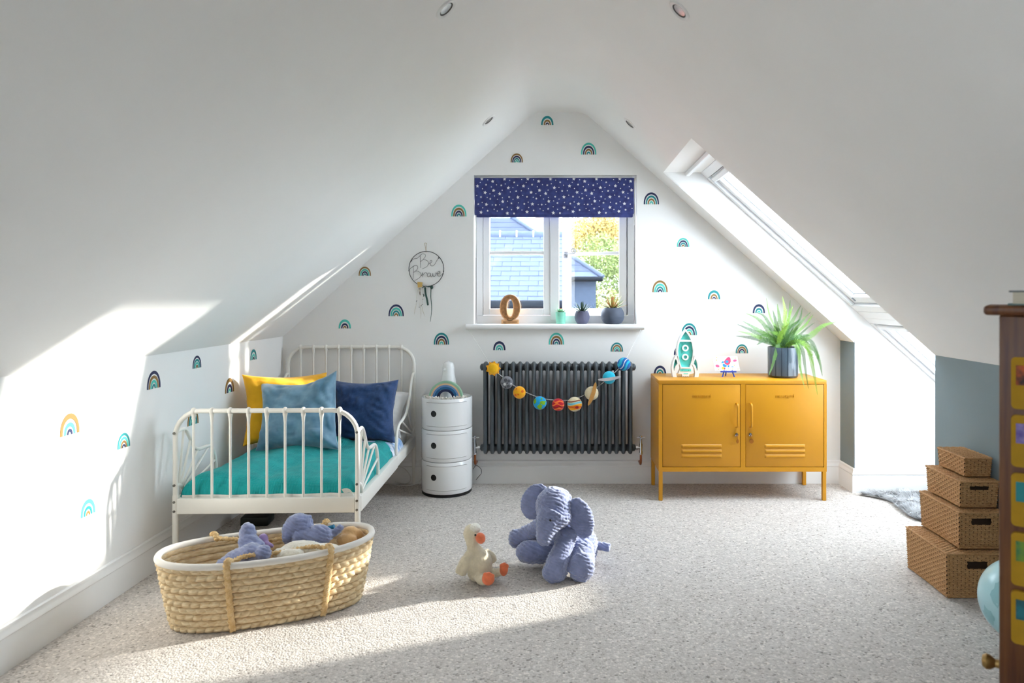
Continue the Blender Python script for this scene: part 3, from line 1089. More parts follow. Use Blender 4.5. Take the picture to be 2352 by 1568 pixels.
for lab, cols, pos, big in (
    ('rainbow sticker with broad teal outer arc at the very peak of the gable', 'TBN', (1257, 287), 0),
    ('rainbow sticker with ochre outer arc above the left end of the starry blind', 'BNTA', (1187, 373), 0),
    ('rainbow sticker with aqua outer arc above the right half of the starry blind', 'ANBT', (1352, 355), 1),
    ('aqua and ochre rainbow sticker just left of the starry blind', 'ABNT', (1054, 497), 1),
    ('navy-edged rainbow sticker just right of the starry blind', 'NTBA', (1496, 469), 1),
    ('aqua-edged rainbow sticker nearest the roof slope, right of the window', 'ANTB', (1569, 567), 0),
    ('ochre-edged rainbow sticker right of the grey ball plant pot', 'BATN', (1516, 671), 1),
    ('teal-edged rainbow sticker between the ochre-edged one and the fern', 'TBN', (1640, 687), 0),
    ('navy-edged rainbow sticker half hidden by the upper fern fronds', 'NTA', (1743, 719), 0),
    ('ochre-edged rainbow sticker left of the wire hoop', 'BANT', (838, 633), 0),
    ('navy-edged rainbow sticker left of the green ribbon', 'NATB', (910, 726), 1),
    ('aqua-edged rainbow sticker above the headboard', 'ANB', (792, 754), 0),
    ('teal-edged rainbow sticker above the round storage unit', 'TNBA', (1014, 791), 1),
    ('navy-edged rainbow sticker above the left part of the radiator', 'NAT', (1147, 804), 0),
    ('aqua and ochre rainbow sticker centred above the radiator', 'ABNT', (1278, 791), 1),
    ('teal and ochre rainbow sticker above the right end of the radiator', 'TBAN', (1417, 807), 0),
    ('teal and navy rainbow sticker behind the nose of the toy rocket', 'TNAB', (1583, 769), 1),
    ('teal and ochre rainbow sticker right above the little painted card', 'TBNA', (1704, 811), 0),
    ('navy-edged rainbow sticker cut off by the left end of the yellow cabinet', 'NTB', (1516, 860), 0),
    ('navy rainbow sticker almost wholly hidden behind the toy rocket', 'NBA', (1562, 815), 0)):
    sticker(lab, cols, pos, LW if big else SW, LH if big else SH)
for lab, cols, pos, big in (
    ('ochre-edged rainbow sticker on the sunlit part of the left wall', 'BAN', (160, 998), 1),
    ('aqua-edged rainbow sticker lowest on the left wall', 'ATB', (202, 1183), 0),
    ('teal-edged rainbow sticker on the left wall beside the foot of the bed', 'TABN', (284, 1028), 0),
    ('large navy-edged rainbow sticker in the middle of the left wall', 'NBAT', (353, 892), 1),
    ('small navy and teal rainbow sticker high on the left wall', 'NTAB', (452, 845), 0),
    ('teal-edged rainbow sticker on the left wall nearest the gable', 'TAN', (582, 826), 0),
    ('ochre and navy rainbow sticker on the left wall beside the yellow cushion', 'BNA', (527, 901), 1),
    ('ochre and teal rainbow sticker on the left wall seen through the bed spindles', 'BTAN', (443, 975), 1)):
    sticker(lab, cols, pos, LW if big else SW, LH * 1.02 if big else SH * 1.05, 'left')

# ================================================================== starry roman blind
navyb = mat('navy_blind_cotton', '#2C3166', 0.9, scale=25, c2='#3B4480', bump=0.2, bscale=350)
starw = mat('white_print', '#E8E8EA', 0.9, var=0.02)
bd = thing('roman_blind', 'navy roman blind printed with white stars, folded up at the top of the window', 'blind', (-0.049, 4.56, 1.78))
BY = 4.562
def panel(u, v):
    x = -0.5815 + 1.065 * u
    z = 1.790 + 0.2435 * v + 0.008 * (u - 0.5) * (1 - v)
    y = BY - 0.005 * max(0.0, sin(pi * max(0.0, min(1, (1 - v))))) ** 0.6 + 0.002 * sin(u * 9)
    if v < 0.06:
        y += 0.010 * (1 - v / 0.06) ** 2
    return Vector((x, y, z))
pm = MB().grid(panel, 60, 30)
pm.grid(lambda u, v: panel(u, v) + Vector((0, 0.016, 0)), 60, 30)
pm.build('front_panel', navyb, bd, world=True, smooth=60)
MB().box((-0.571, BY + 0.012, 1.772), (0.478, BY + 0.030, 1.86), 0.006, seg=2).build('lower_fold', navyb, bd, world=True)
MB().box((-0.575, BY + 0.020, 2.012), (0.478, BY + 0.045, 2.043), 0.002).build('head_rail', gloss, bd, world=True)
for x in (-0.578, 0.488):
    MB().tube([(x, BY + 0.022, 2.02), (x + 0.001, BY + 0.024, 1.72), (x, BY + 0.022, 1.50 if x < 0 else 1.78)], 0.0022, 6).build('cord', gloss, bd, world=True)
big = [(185, 410), (380, 575), (575, 290), (597, 522), (755, 605), (980, 455), (835, 805), (415, 875), (275, 1072), (952, 1100), (1228, 968), (1225, 697), (295, 228), (880, 232)]
med = [(405, 375), (797, 392), (1130, 315), (1180, 542), (275, 688), (515, 735), (1000, 690), (1060, 850), (655, 890), (205, 868), (445, 1035), (820, 997), (1125, 1108)]
dot = [(137, 243), (255, 318), (447, 250), (313, 478), (540, 430), (673, 376), (900, 355), (1013, 262), (1217, 393), (1098, 450), (820, 517), (1030, 560), (505, 607), (127, 533), (165, 650), (435, 700), (622, 662), (700, 745), (827, 707), (960, 797), (1100, 750), (1240, 838), (305, 825), (565, 888), (757, 885), (320, 960), (145, 1023), (612, 998), (692, 1043), (950, 947), (1062, 1012)]
sm_ = MB()
rng = random.Random(4)
for lst, r, np_ in ((big, 0.0128, 5), (med, 0.0080, 5), (dot, 0.0036, 0)):
    for (zx, zy) in lst:
        for k in range(-1, 4):
            X = zx + 1185 * k
            if not 125 < X < 4200:
                continue
            p = at(1080 + X / 11.2, 390 + zy / 11.2, 4.552)
            u = (p.x + 0.5815) / 1.065
            v = (p.z - 1.790) / 0.2435
            if not (0.03 < v < 0.985 and 0.01 < u < 0.99):
                continue
            rot = rng.uniform(-0.25, 0.25)
            vs = [None]
            cnt = 10 if np_ else 8
            c = panel(u, v)
            vs[0] = c + Vector((0, -0.0009, 0))
            for j in range(cnt):
                a = pi / 2 + rot + 2 * pi * j / cnt
                q = r * (1.0 if (not np_ or j % 2 == 0) else 0.45)
                w = panel(u + q * cos(a) / 1.065, v + q * sin(a) / 0.2435)
                vs.append(w + Vector((0, -0.0009, 0)))
            sm_.add(vs, [(0, j + 1, (j + 1) % cnt + 1) for j in range(cnt)])
so = sm_.build('star_print', starw, bd, world=True, smooth=0, fix=False)
so['kind'] = 'stuff'

# ================================================================== wire hoop "Be Brave"
wire = mat('dark_grey_wire', '#3A3A3C', 0.5, 0.4)
twine = mat('natural_twine', '#B49C78', 0.9)
hoopY = YB - 0.008
hp = thing('wall_hoop', 'black wire hoop with the words Be Brave and a dark green ribbon', 'wall decoration', at(979, 617, hoopY))
def wz(x, y, d=0.0):
    p = at(900 + x * 0.15311, 540 + y * 0.15311, hoopY)
    p.y -= d
    return p
hc = wz(517, 505)
hr = 262 * 0.15311 * hoopY / FPX
MB().tube([hc + Vector((hr * cos(2 * pi * k / 64), 0, hr * sin(2 * pi * k / 64))) for k in range(64)], 0.0021, 8, closed=True).build('hoop', wire, hp, world=True)
strokes = [
    [(292, 385), (320, 358), (375, 347), (412, 318), (438, 290)],
    [(425, 300), (428, 395), (432, 488)],
    [(412, 318), (455, 282), (497, 288), (502, 318), (470, 362), (432, 395)],
    [(470, 365), (525, 378), (552, 418), (530, 465), (490, 490), (455, 506)],
    [(540, 440), (585, 412), (603, 388), (588, 376), (570, 402), (576, 442), (605, 463), (640, 440), (668, 392), (700, 342)],
    [(255, 528), (275, 500), (308, 478), (322, 458)],
    [(318, 465), (324, 560), (318, 656)],
    [(300, 485), (345, 456), (383, 460), (388, 498), (352, 540), (322, 560)],
    [(350, 538), (400, 542), (438, 580), (430, 620), (390, 655), (340, 680)],
    [(425, 625), (455, 590), (466, 560), (461, 630)],
    [(462, 610), (488, 572), (513, 558), (524, 580)],
    [(580, 572), (548, 568), (530, 598), (545, 626), (570, 612), (584, 575), (580, 602), (592, 626), (612, 606), (612, 572)],
    [(612, 572), (618, 606), (636, 624), (660, 590), (660, 562)],
    [(660, 570), (690, 580), (720, 562), (712, 544), (692, 552), (682, 582), (694, 610), (722, 612), (760, 582)]]
lm = MB()
for s_ in strokes:
    lm.tube(catmull([wz(*p) for p in s_], 6), 0.0013, 6)
lm.build('lettering', wire, hp, world=True)
for q in ((292, 385), (257, 532), (703, 340), (775, 540), (765, 580)):
    MB().ball(wz(*q), 0.0042, 10, 6).build('solder_bead', wire, hp, world=True)
MB().tube(catmull([wz(512, 258), wz(505, 190), wz(492, 125), wz(508, 118), wz(522, 128), wz(516, 190), wz(512, 258)], 4), 0.0012, 6).build('hanging_loop', twine, hp, world=True)
gold = mat('gold_card', '#C7A45C', 0.5, 0.2)
MB().prism([(a.x, a.z) for a in (wz(385, 700), wz(462, 708), wz(458, 775), wz(392, 785))], hoopY - 0.006, hoopY - 0.003).build('card_clip', gold, hp, world=True)
grn = mat('bottle_green_velvet', '#0A3E34', 0.6, var=0.15, scale=40, sheen=0.5)
feath = mat('white_feather', '#DAD6CC', 0.9, var=0.06, scale=60)
spot = mat('brown_spotted_feather', '#D9D2C4', 0.9, scale=90, c2='#4A2A22')
def strip(pts, w, m, name, d=0.006, twist=0.0):
    P = catmull([wz(x, y, d) for x, y in pts], 6)
    mb = MB()
    vs, fs = [], []
    for i, p in enumerate(P):
        t = i / (len(P) - 1)
        a = twist * t
        wd_ = w(t) if callable(w) else w
        e = Vector((cos(a), sin(a) * 0.6, 0.12)) * wd_ / 2
        vs += [p - e, p + e, p - e + Vector((0, -0.0008, 0)), p + e + Vector((0, -0.0008, 0))]
    for i in range(len(P) - 1):
        q = i * 4
        fs += [(q, q + 1, q + 5, q + 4), (q + 2, q + 6, q + 7, q + 3), (q, q + 4, q + 6, q + 2), (q + 1, q + 3, q + 7, q + 5)]
    fs += [(0, 2, 3, 1), (q + 4, q + 5, q + 7, q + 6)]
    mb.add(vs, fs)
    return mb.build(name, m, hp, world=True, smooth=50)
strip([(500, 780), (510, 880), (530, 960), (545, 1052)], 0.0120, grn, 'ribbon')
strip([(590, 800), (588, 930), (600, 1100), (582, 1295)], 0.0055, grn, 'ribbon', twist=1.2)
MB().ball(wz(600, 780, 0.008), (0.0110, 0.007, 0.0135), 14, 10, M=None).build('bow', grn, hp, world=True)
MB().tube(catmull([wz(455, 790, .006), wz(510, 765, .010), wz(560, 775, .010), wz(590, 760, .008)], 5), 0.0050, 8, flat=0.6).build('bow', grn, hp, world=True)
strip([(425, 780), (420, 840), (430, 900)], lambda t: 0.013 * (1 - 0.6 * t * t), spot, 'feather')
strip([(470, 880), (482, 900), (478, 920)], lambda t: 0.008, grn, 'ribbon', d=0.004)
for pts in ([(430, 1050), (440, 1130), (437, 1258)], [(455, 1060), (470, 1140), (505, 1222)], [(375, 1020), (350, 1120), (340, 1190)]):
    strip(pts, lambda t: 0.0055 * sin(pi * (0.15 + 0.8 * t)), feath, 'feather')
for pts in ([(400, 790), (375, 900), (372, 1000), (360, 1040)], [(440, 880), (430, 980), (420, 1060)], [(470, 800), (472, 900), (470, 965), (450, 1050)]):
    MB().tube(catmull([wz(x, y, .004) for x, y in pts], 5), 0.0011, 6).build('cord', feath, hp, world=True)
for q in ((376, 980), (372, 996), (470, 960), (445, 1058), (458, 1038), (415, 1078)):
    MB().ball(wz(*q, .006), 0.0028, 8, 6).build('bead', wire, hp, world=True)

# ================================================================== downlights in the slopes
satin = mat('white_downlight_ring', '#E9E8E6', 0.3)
inner = mat('downlight_reflector', '#B9B6B2', 0.25, 0.8)
dark = mat('downlight_baffle', '#4A4643', 0.6)
def downlight(label, px, py, side):
    a, b = (px - 1290) / FPX, (py - 680) / FPX
    if side < 0:
        Y = (EYE - ZL + GL * XL) / (GL * a + b)
        n = Vector((sin(math.atan(GL)), 0, -cos(math.atan(GL))))
    else:
        Y = (EYE - ZR - GR * XR) / (b - GR * a)
        n = Vector((-sin(TH), 0, -cos(TH)))
    p = at(px, py, Y)
    t = thing('downlight', label, 'ceiling light', p, 0, 'recessed downlights')
    M = n.to_track_quat('Z', 'Y').to_matrix().to_4x4()
    k = 1.0
    MB().lathe([(0.030, 0.0035), (0.034, 0.006), (0.042, 0.0055), (0.0455, 0.002), (0.0455, -0.001), (0.030, -0.001), (0.030, 0.0035)], 36, M=M).build('trim_ring', satin, t)
    MB().lathe([(0.030, 0.0030), (0.027, 0.0005), (0.024, 0.0005)], 32, M=M).build('baffle', dark, t)
    MB().lathe([(0.0245, 0.0008), (0.015, 0.0012), (0.006, 0.0015), (0, 0.0016)], 32, M=M).build('lamp', inner, t)
downlight('white recessed downlight in the left slope near the top edge of the picture', 1024, 20, -1)
downlight('white recessed downlight in the left slope close to the gable', 1122, 276, -1)
downlight('white recessed downlight in the right slope near the top edge of the picture', 1561, 24, 1)
downlight('white recessed downlight in the right slope close to the gable', 1447, 284, 1)

# ================================================================== felt planet garland on the radiator
gY = 4.374
ga = thing('planet_garland', 'felt solar system garland on a white string across the radiator', 'garland', at(1283, 830, gY))
strg = mat('white_string', '#E4E2E0', 0.9)
pts = [at(1076, 757, 4.490), at(1100, 795, 4.44), at(1133, 846, gY + .004), at(1164, 872, gY + .004), at(1193, 893, gY + .004), at(1240, 913, gY + .004), at(1282, 919, gY + .004), at(1320, 916, gY + .004),
       at(1359, 897, gY + .004), at(1399, 867, gY + .004), at(1433, 832, gY + .004), at(1455, 790, 4.44), at(1472, 757, 4.490)]
MB().tube(catmull(pts, 5), 0.0017, 6).build('string', strg, ga, world=True)
def felt(n, c): return mat('felt_' + n, c, 0.95, var=0.05, scale=60, sheen=0.4, bump=0.3, bscale=260)
F_yel, F_gold, F_grey, F_dk, F_wh = felt('sunflower', '#F3B808'), felt('gold', '#F5A90B'), felt('grey', '#7C7D84'), felt('slate', '#44454B'), felt('white', '#DEDEE0')
F_or, F_blue, F_grn, F_red, F_dred, F_or2 = felt('orange', '#E2690C'), felt('sky', '#12A0D6'), felt('grass', '#7DB40F'), felt('red', '#C4102A'), felt('dark_red', '#9A0C14'), felt('tangerine', '#F4742A')
F_cream, F_tan, F_brown, F_aq = felt('cream', '#E0D0AC'), felt('camel', '#C08A44'), felt('brown', '#8E4A30'), felt('aqua', '#6FBCCB')
F_cyan, F_lgrey, F_cobalt = felt('turquoise', '#22B4CF'), felt('silver', '#B9B4B4'), felt('cobalt', '#0E63AE')
class Planet:
    def __init__(s, name, px, py, dpx, m, dep=0.55):
        s.c = at(px, py, gY)
        s.r = dpx / 2 * gY / FPX
        s.d = s.r * dep
        s.o = MB().ball(s.c, (s.r, s.d, s.r), 28, 18).build(name, m, ga, world=True, smooth=180)
    def lift(s, x, z, e=0.0009):
        q = max(0.02, 1 - x * x - z * z)
        return s.c + Vector((x * s.r, -s.d * sqrt(q) - e, z * s.r))
    def blob(s, name, m, x, z, rx, rz, irr=0.0, seed=0, e=0.0009):
        n, rings = 18, 3
        vs, fs = [s.lift(x, z, e)], []
        for k in range(1, rings + 1):
            for j in range(n):
                a = 2 * pi * j / n
                f = (1 + irr * noise.noise(Vector((cos(a) * 1.5 + seed, sin(a) * 1.5, seed)))) * k / rings
                X, Z = x + rx * f * cos(a), z + rz * f * sin(a)
                L = sqrt(X * X + Z * Z)
                if L > 0.97:
                    X, Z = X / L * 0.97, Z / L * 0.97
                vs.append(s.lift(X, Z, e))
        for j in range(n):
            fs.append((0, 1 + j, 1 + (j + 1) % n))
        for k in range(rings - 1):
            for j in range(n):
                a, b = 1 + k * n + j, 1 + k * n + (j + 1) % n
                fs.append((a, b, b + n, a + n))
        return MB().add(vs, fs).build(name, m, s.o, world=True, smooth=180)
    def band(s, name, m, lo, hi, e=0.0009, rot=0.0):
        def f(u, v):
            x = -0.96 + 1.92 * u
            z = lo(x) + (hi(x) - lo(x)) * v
            X, Z = x * cos(rot) - z * sin(rot), x * sin(rot) + z * cos(rot)
            L = sqrt(X * X + Z * Z)
            if L > 0.975:
                X, Z = X / L * 0.975, Z / L * 0.975
            return s.lift(X, Z, e)
        return MB().grid(f, 26, 6).build(name, m, s.o, world=True, smooth=180)
p = Planet('sun_ornament', 1133, 846, 26, F_yel)
n = 8
out = []
for j in range(72):
    a = 2 * pi * j / 72
    q = 0.0385 + 0.0105 * (1 - abs(sin(a * 4.5))) ** 1.2
    out.append((p.c.x + q * cos(a), p.c.z + q * sin(a)))
MB().prism(out, gY - 0.006, gY + 0.006).build('ray_disc', F_gold, p.o, world=True)
p = Planet('moon_ornament', 1164, 878, 29, F_grey)
for x, z, r, m in ((-.15, .42, .27, F_dk), (.38, .30, .24, F_dk), (-.28, -.22, .22, F_wh), (.70, -.18, .14, F_wh), (.28, -.55, .25, F_dk), (-.72, -.10, .12, F_dk), (-.2, -.72, .14, F_dk), (.12, -.05, .12, F_dk)):
    p.blob('crater', m, x, z, r, r)
p = Planet('venus_ornament', 1193, 901, 29, F_gold)
for x, z, r in ((-.40, .62, .10), (.50, .22, .20), (-.60, -.38, .20), (-.16, -.26, .12)):
    p.blob('spot', F_or, x, z, r, r)
p.band('streak', F_yel, lambda x: -.05 - .2 * x, lambda x: .08 - .25 * x)
p = Planet('earth_ornament', 1240, 925, 31, F_blue)
p.blob('continent', F_grn, .48, .12, .48, .28, .7, 3)
p.blob('continent', F_grn, .05, -.52, .34, .42, .6, 6)
p.blob('continent', F_grn, -.72, .35, .20, .42, .5, 9)
p.blob('continent', F_grn, .28, .66, .13, .13)
p = Planet('mars_ornament', 1282, 929, 29, F_red)
p.band('streak', F_or2, lambda x: .42 + .1 * sin(5 * x), lambda x: .62 + .1 * sin(5 * x + .6))
p.band('streak', F_or2, lambda x: -.06 + .16 * sin(4 * x + 2), lambda x: .14 + .2 * sin(4 * x + 2.4))
p.band('streak', F_dred, lambda x: -.42 + .1 * sin(4 * x), lambda x: -.18 + .1 * sin(4 * x))
p.band('streak', F_or2, lambda x: -.80 + .12 * sin(3 * x + 1), lambda x: -.50 + .14 * sin(4 * x + 1))
p = Planet('jupiter_ornament', 1320, 928, 34, F_cream)
p.band('stripe', F_brown, lambda x: .40 + .10 * sin(2.2 * x), lambda x: .54 + .10 * sin(2.2 * x))
p.band('stripe', F_aq, lambda x: .06 + .13 * sin(2.4 * x), lambda x: .30 + .12 * sin(2.4 * x))
p.band('stripe', F_gold, lambda x: -.70 + .10 * sin(2 * x), lambda x: -.02 + .14 * sin(2 * x))
p.band('stripe', F_or, lambda x: -.44 - .16 * math.exp(-((x - .3) / .4) ** 2), lambda x: -.20 + .12 * math.exp(-((x - .3) / .4) ** 2), e=0.0016)
p.blob('storm_spot', F_dred, .30, -.34, .22, .18, e=0.0022)
p = Planet('saturn_ornament', 1359, 903, 32, F_cream)
def ring_band(pl, m, rot, ext, w, yoff=-0.004):
    vs = []
    L = pl.r * ext
    P = []
    for k in range(25):
        t = -1 + 2 * k / 24
        x = L * t
        P.append((x, w * (max(0.0, 1 - abs(t) ** 2.6) ** 0.6 + 0.03), -0.16 * pl.r * (1 - t * t)))
    up = [(x, c + h) for x, h, c in P]
    lo = [(x, c - h) for x, h, c in P][::-1]
    M = Matrix.Translation(pl.c) @ Matrix.Rotation(-rot, 4, 'Y')
    MB().prism([(a, b) for a, b in up + lo], -pl.d - 0.004, -pl.d + 0.002, M=M).build('ring', m, pl.o, world=True, smooth=30)
ring_band(p, F_tan, radians(72), 1.75, p.r * 0.28)
p = Planet('uranus_ornament', 1399, 867, 30, F_cyan)
ring_band(p, F_lgrey, radians(8), 1.80, p.r * 0.23)
p = Planet('neptune_ornament', 1433, 836, 31, F_cobalt)
for a, b, m in ((-.55, -.25, F_cyan), (.02, .14, F_wh), (.45, .85, F_cyan)):
    p.band('stripe', m, lambda x, a=a: a + .14 * sin(3 * x), lambda x, b=b: b + .14 * sin(3 * x), rot=radians(50))
# ================================================================== on the window sill
SZ = 1.057
sY = 4.598
oak = mat('pale_wood', '#D8A878', 0.55, var=0.10, scale=5, stretch=(6, 6, 30))
oakd = mat('brown_cork_face', '#A8784C', 0.8, var=0.22, scale=70, bump=0.3, bscale=160)
x0 = at(1172, 743, sY).x
nu = thing('wooden_zero', 'wooden numeral zero standing on the left of the window sill', 'ornament', (x0, sY, SZ))
def sup(a, b, n, N, cz, flatb=False):
    out = []
    for k in range(N):
        t = 2 * pi * k / N
        c, s = cos(t), sin(t)
        out.append((a * math.copysign(abs(c) ** (2 / n), c), cz + b * math.copysign(abs(s) ** (2 / n), s)))
    return out
N = 48
MB().ring(sup(0.069, 0.089, 2.1, N, 0.109), sup(0.0215, 0.058, 2.0, N, 0.106), -0.018, 0.018).build('body', oak, nu)
MB().ring(sup(0.0625, 0.0825, 2.1, N, 0.109), sup(0.0275, 0.064, 2.0, N, 0.106), -0.0185, -0.0180 + 0.003).build('cork_face', oakd, nu)
MB().ring(sup(0.069, 0.089, 2.1, N, 0.109), sup(0.0635, 0.0835, 2.1, N, 0.109), -0.024, -0.017).build('rim', oak, nu)
MB().ring(sup(0.0275, 0.064, 2.0, N, 0.106), sup(0.0215, 0.058, 2.0, N, 0.106), -0.024, -0.017).build('rim', oak, nu)
MB().box((-0.058, -0.024, 0), (0.058, 0.018, 0.029), 0.002).build('foot', oak, nu)
MB().box((-0.047, -0.0255, 0.009), (0.047, -0.0235, 0.017)).build('inset_strip', oakd, nu)

def leafblade(m, base, d, L, w, th, curl=0.0, n=6, mi=0):
    """pointed fleshy leaf from base in direction d"""
    d = Vector(d).normalized()
    side = d.cross(Vector((0, 0, 1)))
    side = side.normalized() if side.length > 1e-4 else Vector((1, 0, 0))
    up = side.cross(d).normalized()
    vs, fs = [], []
    for i in range(n + 1):
        t = i / n
        c = Vector(base) + d * L * t + up * curl * L * t * t
        ww = w * (0.55 + 0.9 * t) * (1 - t ** 2.2) + w * 0.02
        tt = th * (1 - t * 0.9)
        for a, b in ((-1, 0), (0, 1), (1, 0), (0, -0.7)):
            vs.append(c + side * a * ww / 2 + up * b * tt / 2)
    for i in range(n):
        for k in range(4):
            q, r = i * 4 + k, i * 4 + (k + 1) % 4
            fs.append((q, r, r + 4, q + 4))
    fs += [(3, 2, 1, 0), tuple(n * 4 + k for k in range(4))]
    m.add(vs, fs, mi)
soil = mat('potting_soil', '#3A2D22', 0.95, var=0.3, scale=120, bump=0.5, bscale=200)
def potted(name, label, px, prof, potm, Zr, leaves, lmats, cat='plant', ribs=None, group='succulents on the sill'):
    x = at(px, 743, sY).x
    t = thing(name, label, cat, (x, sY, SZ), 0, group)
    n = 64
    if ribs:
        mb = MB()
        vs, fs = [], []
        for (r, z) in prof:
            for k in range(n * 2):
                a = 2 * pi * k / (n * 2)
                q = r * (1 + (ribs[1] * cos(a * ribs[0]) if r > 0.004 else 0))
                vs.append((q * cos(a), q * sin(a), z))
        c = n * 2
        for i in range(len(prof) - 1):
            for k in range(c):
                fs.append((i * c + k, i * c + (k + 1) % c, (i + 1) * c + (k + 1) % c, (i + 1) * c + k))
        mb.add(vs, fs)
    else:
        mb = MB().lathe(prof, n)
    mb.build('pot', potm, t, smooth=60)
    MB().lathe([(Zr[0], Zr[1]), (Zr[0] * 0.5, Zr[1] + 0.002), (0, Zr[1] + 0.003)], 24).build('soil', soil, t)
    for k, (d, L, w, th, curl, mi, off) in enumerate(leaves):
        m = MB()
        leafblade(m, Vector((d[0] * off, d[1] * off, Zr[1])), d, L * 1.25, w * 1.15, th, curl)
        m.build('leaf', lmats[mi], t, smooth=70)
    return t
mint = mat('mint_glaze', '#86D2B8', 0.3, var=0.03, coat=0.3)
plum = mat('lavender_grey_ceramic', '#5F6079', 0.55, var=0.05)
slate = mat('slate_grey_ceramic', '#50596A', 0.6, var=0.03)
g1 = mat('pale_sage_leaf', '#9CCBA6', 0.5, var=0.12, scale=40)
g2 = mat('dark_aloe_leaf', '#3E5848', 0.5, var=0.15, scale=40)
g3 = mat('green_agave_leaf', '#7E9A4A', 0.5, var=0.2, scale=30, c2='#A9B060')
g4 = mat('red_tipped_leaf', '#C8745A', 0.5, var=0.2, scale=30, c2='#9AA556')
rg = random.Random(11)
pr = [(0, 0), (0.0275, 0), (0.0295, 0.002)]
for k in range(7):
    z = 0.006 + k * 0.010
    r = 0.0298 + 0.0052 * k / 7
    pr += [(r + 0.0006, z), (r + 0.0016, z + 0.004), (r + 0.0006, z + 0.008)]
pr += [(0.0365, 0.078), (0.0365, 0.080), (0.033, 0.080), (0.032, 0.070), (0, 0.070)]
lv = []
for ring_, (cnt, el, L) in enumerate(((6, 70, 0.022), (8, 45, 0.030), (9, 22, 0.036))):
    for k in range(cnt):
        a = 2 * pi * (k + 0.5 * (ring_ % 2)) / cnt
        e = radians(el)
        lv.append(((cos(a) * cos(e), sin(a) * cos(e), sin(e)), L, 0.017, 0.006, 0.15, 0, 0.006))
potted('succulent', 'pale green rosette succulent in a small mint ribbed pot on the sill', 1288, pr, mint, (0.0325, 0.074), lv, [g1])
pr = [(0, 0), (0.030, 0), (0.033, 0.003), (0.043, 0.018), (0.050, 0.038), (0.0505, 0.052), (0.047, 0.070), (0.041, 0.084), (0.039, 0.086), (0.037, 0.084), (0.038, 0.074), (0, 0.074)]
lv = []
for ring_, (cnt, el, L) in enumerate(((6, 74, 0.055), (9, 50, 0.064), (10, 28, 0.064), (8, 12, 0.056))):
    for k in range(cnt):
        a = 2 * pi * (k + 0.5 * (ring_ % 2)) / cnt + rg.uniform(-.1, .1)
        e = radians(el + rg.uniform(-6, 6))
        lv.append(((cos(a) * cos(e), sin(a) * cos(e), sin(e)), L * rg.uniform(.9, 1.1), 0.010, 0.006, 0.05, 0, 0.008))
potted('succulent', 'spiky dark green aloe in a round lavender-grey ribbed pot on the sill', 1337, pr, plum, (0.0385, 0.080), lv, [g2], ribs=(40, 0.018))
pr = [(0, 0), (0.046, 0), (0.051, 0.003)]
for k in range(22):
    z = 0.006 + k * 0.0045
    t = (z - 0.055) / 0.060
    r = 0.079 * sqrt(max(0.05, 1 - 0.62 * t * t))
    pr += [(r, z), (r - 0.0012, z + 0.0022)]
pr += [(0.060, 0.107), (0.057, 0.109), (0.054, 0.106), (0.056, 0.094), (0, 0.094)]
lv = []
for ring_, (cnt, el, L) in enumerate(((6, 78, 0.070), (9, 56, 0.078), (11, 36, 0.082), (12, 18, 0.084))):
    for k in range(cnt):
        a = 2 * pi * (k + 0.5 * (ring_ % 2)) / cnt + rg.uniform(-.1, .1)
        e = radians(el + rg.uniform(-5, 5))
        lv.append(((cos(a) * cos(e), sin(a) * cos(e), sin(e)), L * rg.uniform(.92, 1.08), 0.013, 0.006, 0.02, 1 if rg.random() < 0.45 + 0.3 * (cos(a) < 0) else 0, 0.012))
potted('succulent', 'red-tipped agave in a large slate grey ball pot on the sill', 1407, pr, slate, (0.056, 0.100), lv, [g3, g4])

# ================================================================== on the yellow cabinet
KZ = 0.732
rw = mat('white_rocket_wood', '#EFEDEA', 0.5, var=0.01)
rt = mat('turquoise_rocket_panel', '#59D0C6', 0.5, var=0.03, scale=12)
rY = 4.330
sr = 0.102 * rY / FPX            # metres per tracing unit
ro = thing('rocket_light', 'white and turquoise wooden toy rocket standing on the yellow cabinet', 'toy rocket', (at(1573.5, 865, rY).x, rY, KZ))
def rz(x, y): return ((x - 525) * sr, (1228 - y) * sr)
half = [(150, 0), (185, 28), (225, 62), (300, 112), (390, 152), (500, 184), (640, 202), (760, 192), (880, 162), (970, 130), (1030, 112)]
hin = [(205, 4), (225, 18), (260, 42), (310, 76), (390, 116), (500, 150), (640, 168), (760, 159), (880, 130), (960, 104), (1005, 90)]
outer = [rz(525 + w, y) for y, w in half] + [rz(525 - w, y) for y, w in half[::-1]]
inn = [rz(525 + w, y) for y, w in hin] + [rz(525 - w, y) for y, w in hin[::-1]]
MB().ring(outer, inn, -0.022, 0.022).build('hull_frame', rw, ro)
MB().prism([rz(525 + w + 8, y) for y, w in hin] + [rz(525 - w - 8, y) for y, w in hin[::-1]], -0.002, 0.018).build('hull_panel', rt, ro)
MB().prism([rz(402, 392), rz(648, 392), rz(660, 432), rz(390, 432)], -0.021, 0.0).build('crossbar', rw, ro)
for y in (578, 780):
    c = rz(525, y)
    circ = lambda r: [(c[0] + r * cos(2 * pi * k / 28), c[1] + r * sin(2 * pi * k / 28)) for k in range(28)]
    MB().ring(circ(72 * sr), circ(40 * sr), -0.016, 0.0).build('porthole', rw, ro)
    MB().ring(circ(40 * sr), circ(1 * sr), -0.006, -0.003).build('porthole_pane', rt, ro)
fo = [(700, 760), (735, 735), (775, 790), (815, 890), (838, 1010), (832, 1110), (812, 1228), (724, 1228), (738, 1130), (722, 1030), (690, 975), (672, 950)]
fi = [(722, 860), (748, 815), (768, 850), (788, 920), (796, 1000), (792, 1060), (782, 1085), (776, 1080), (770, 1040), (750, 985), (722, 945), (706, 930)]
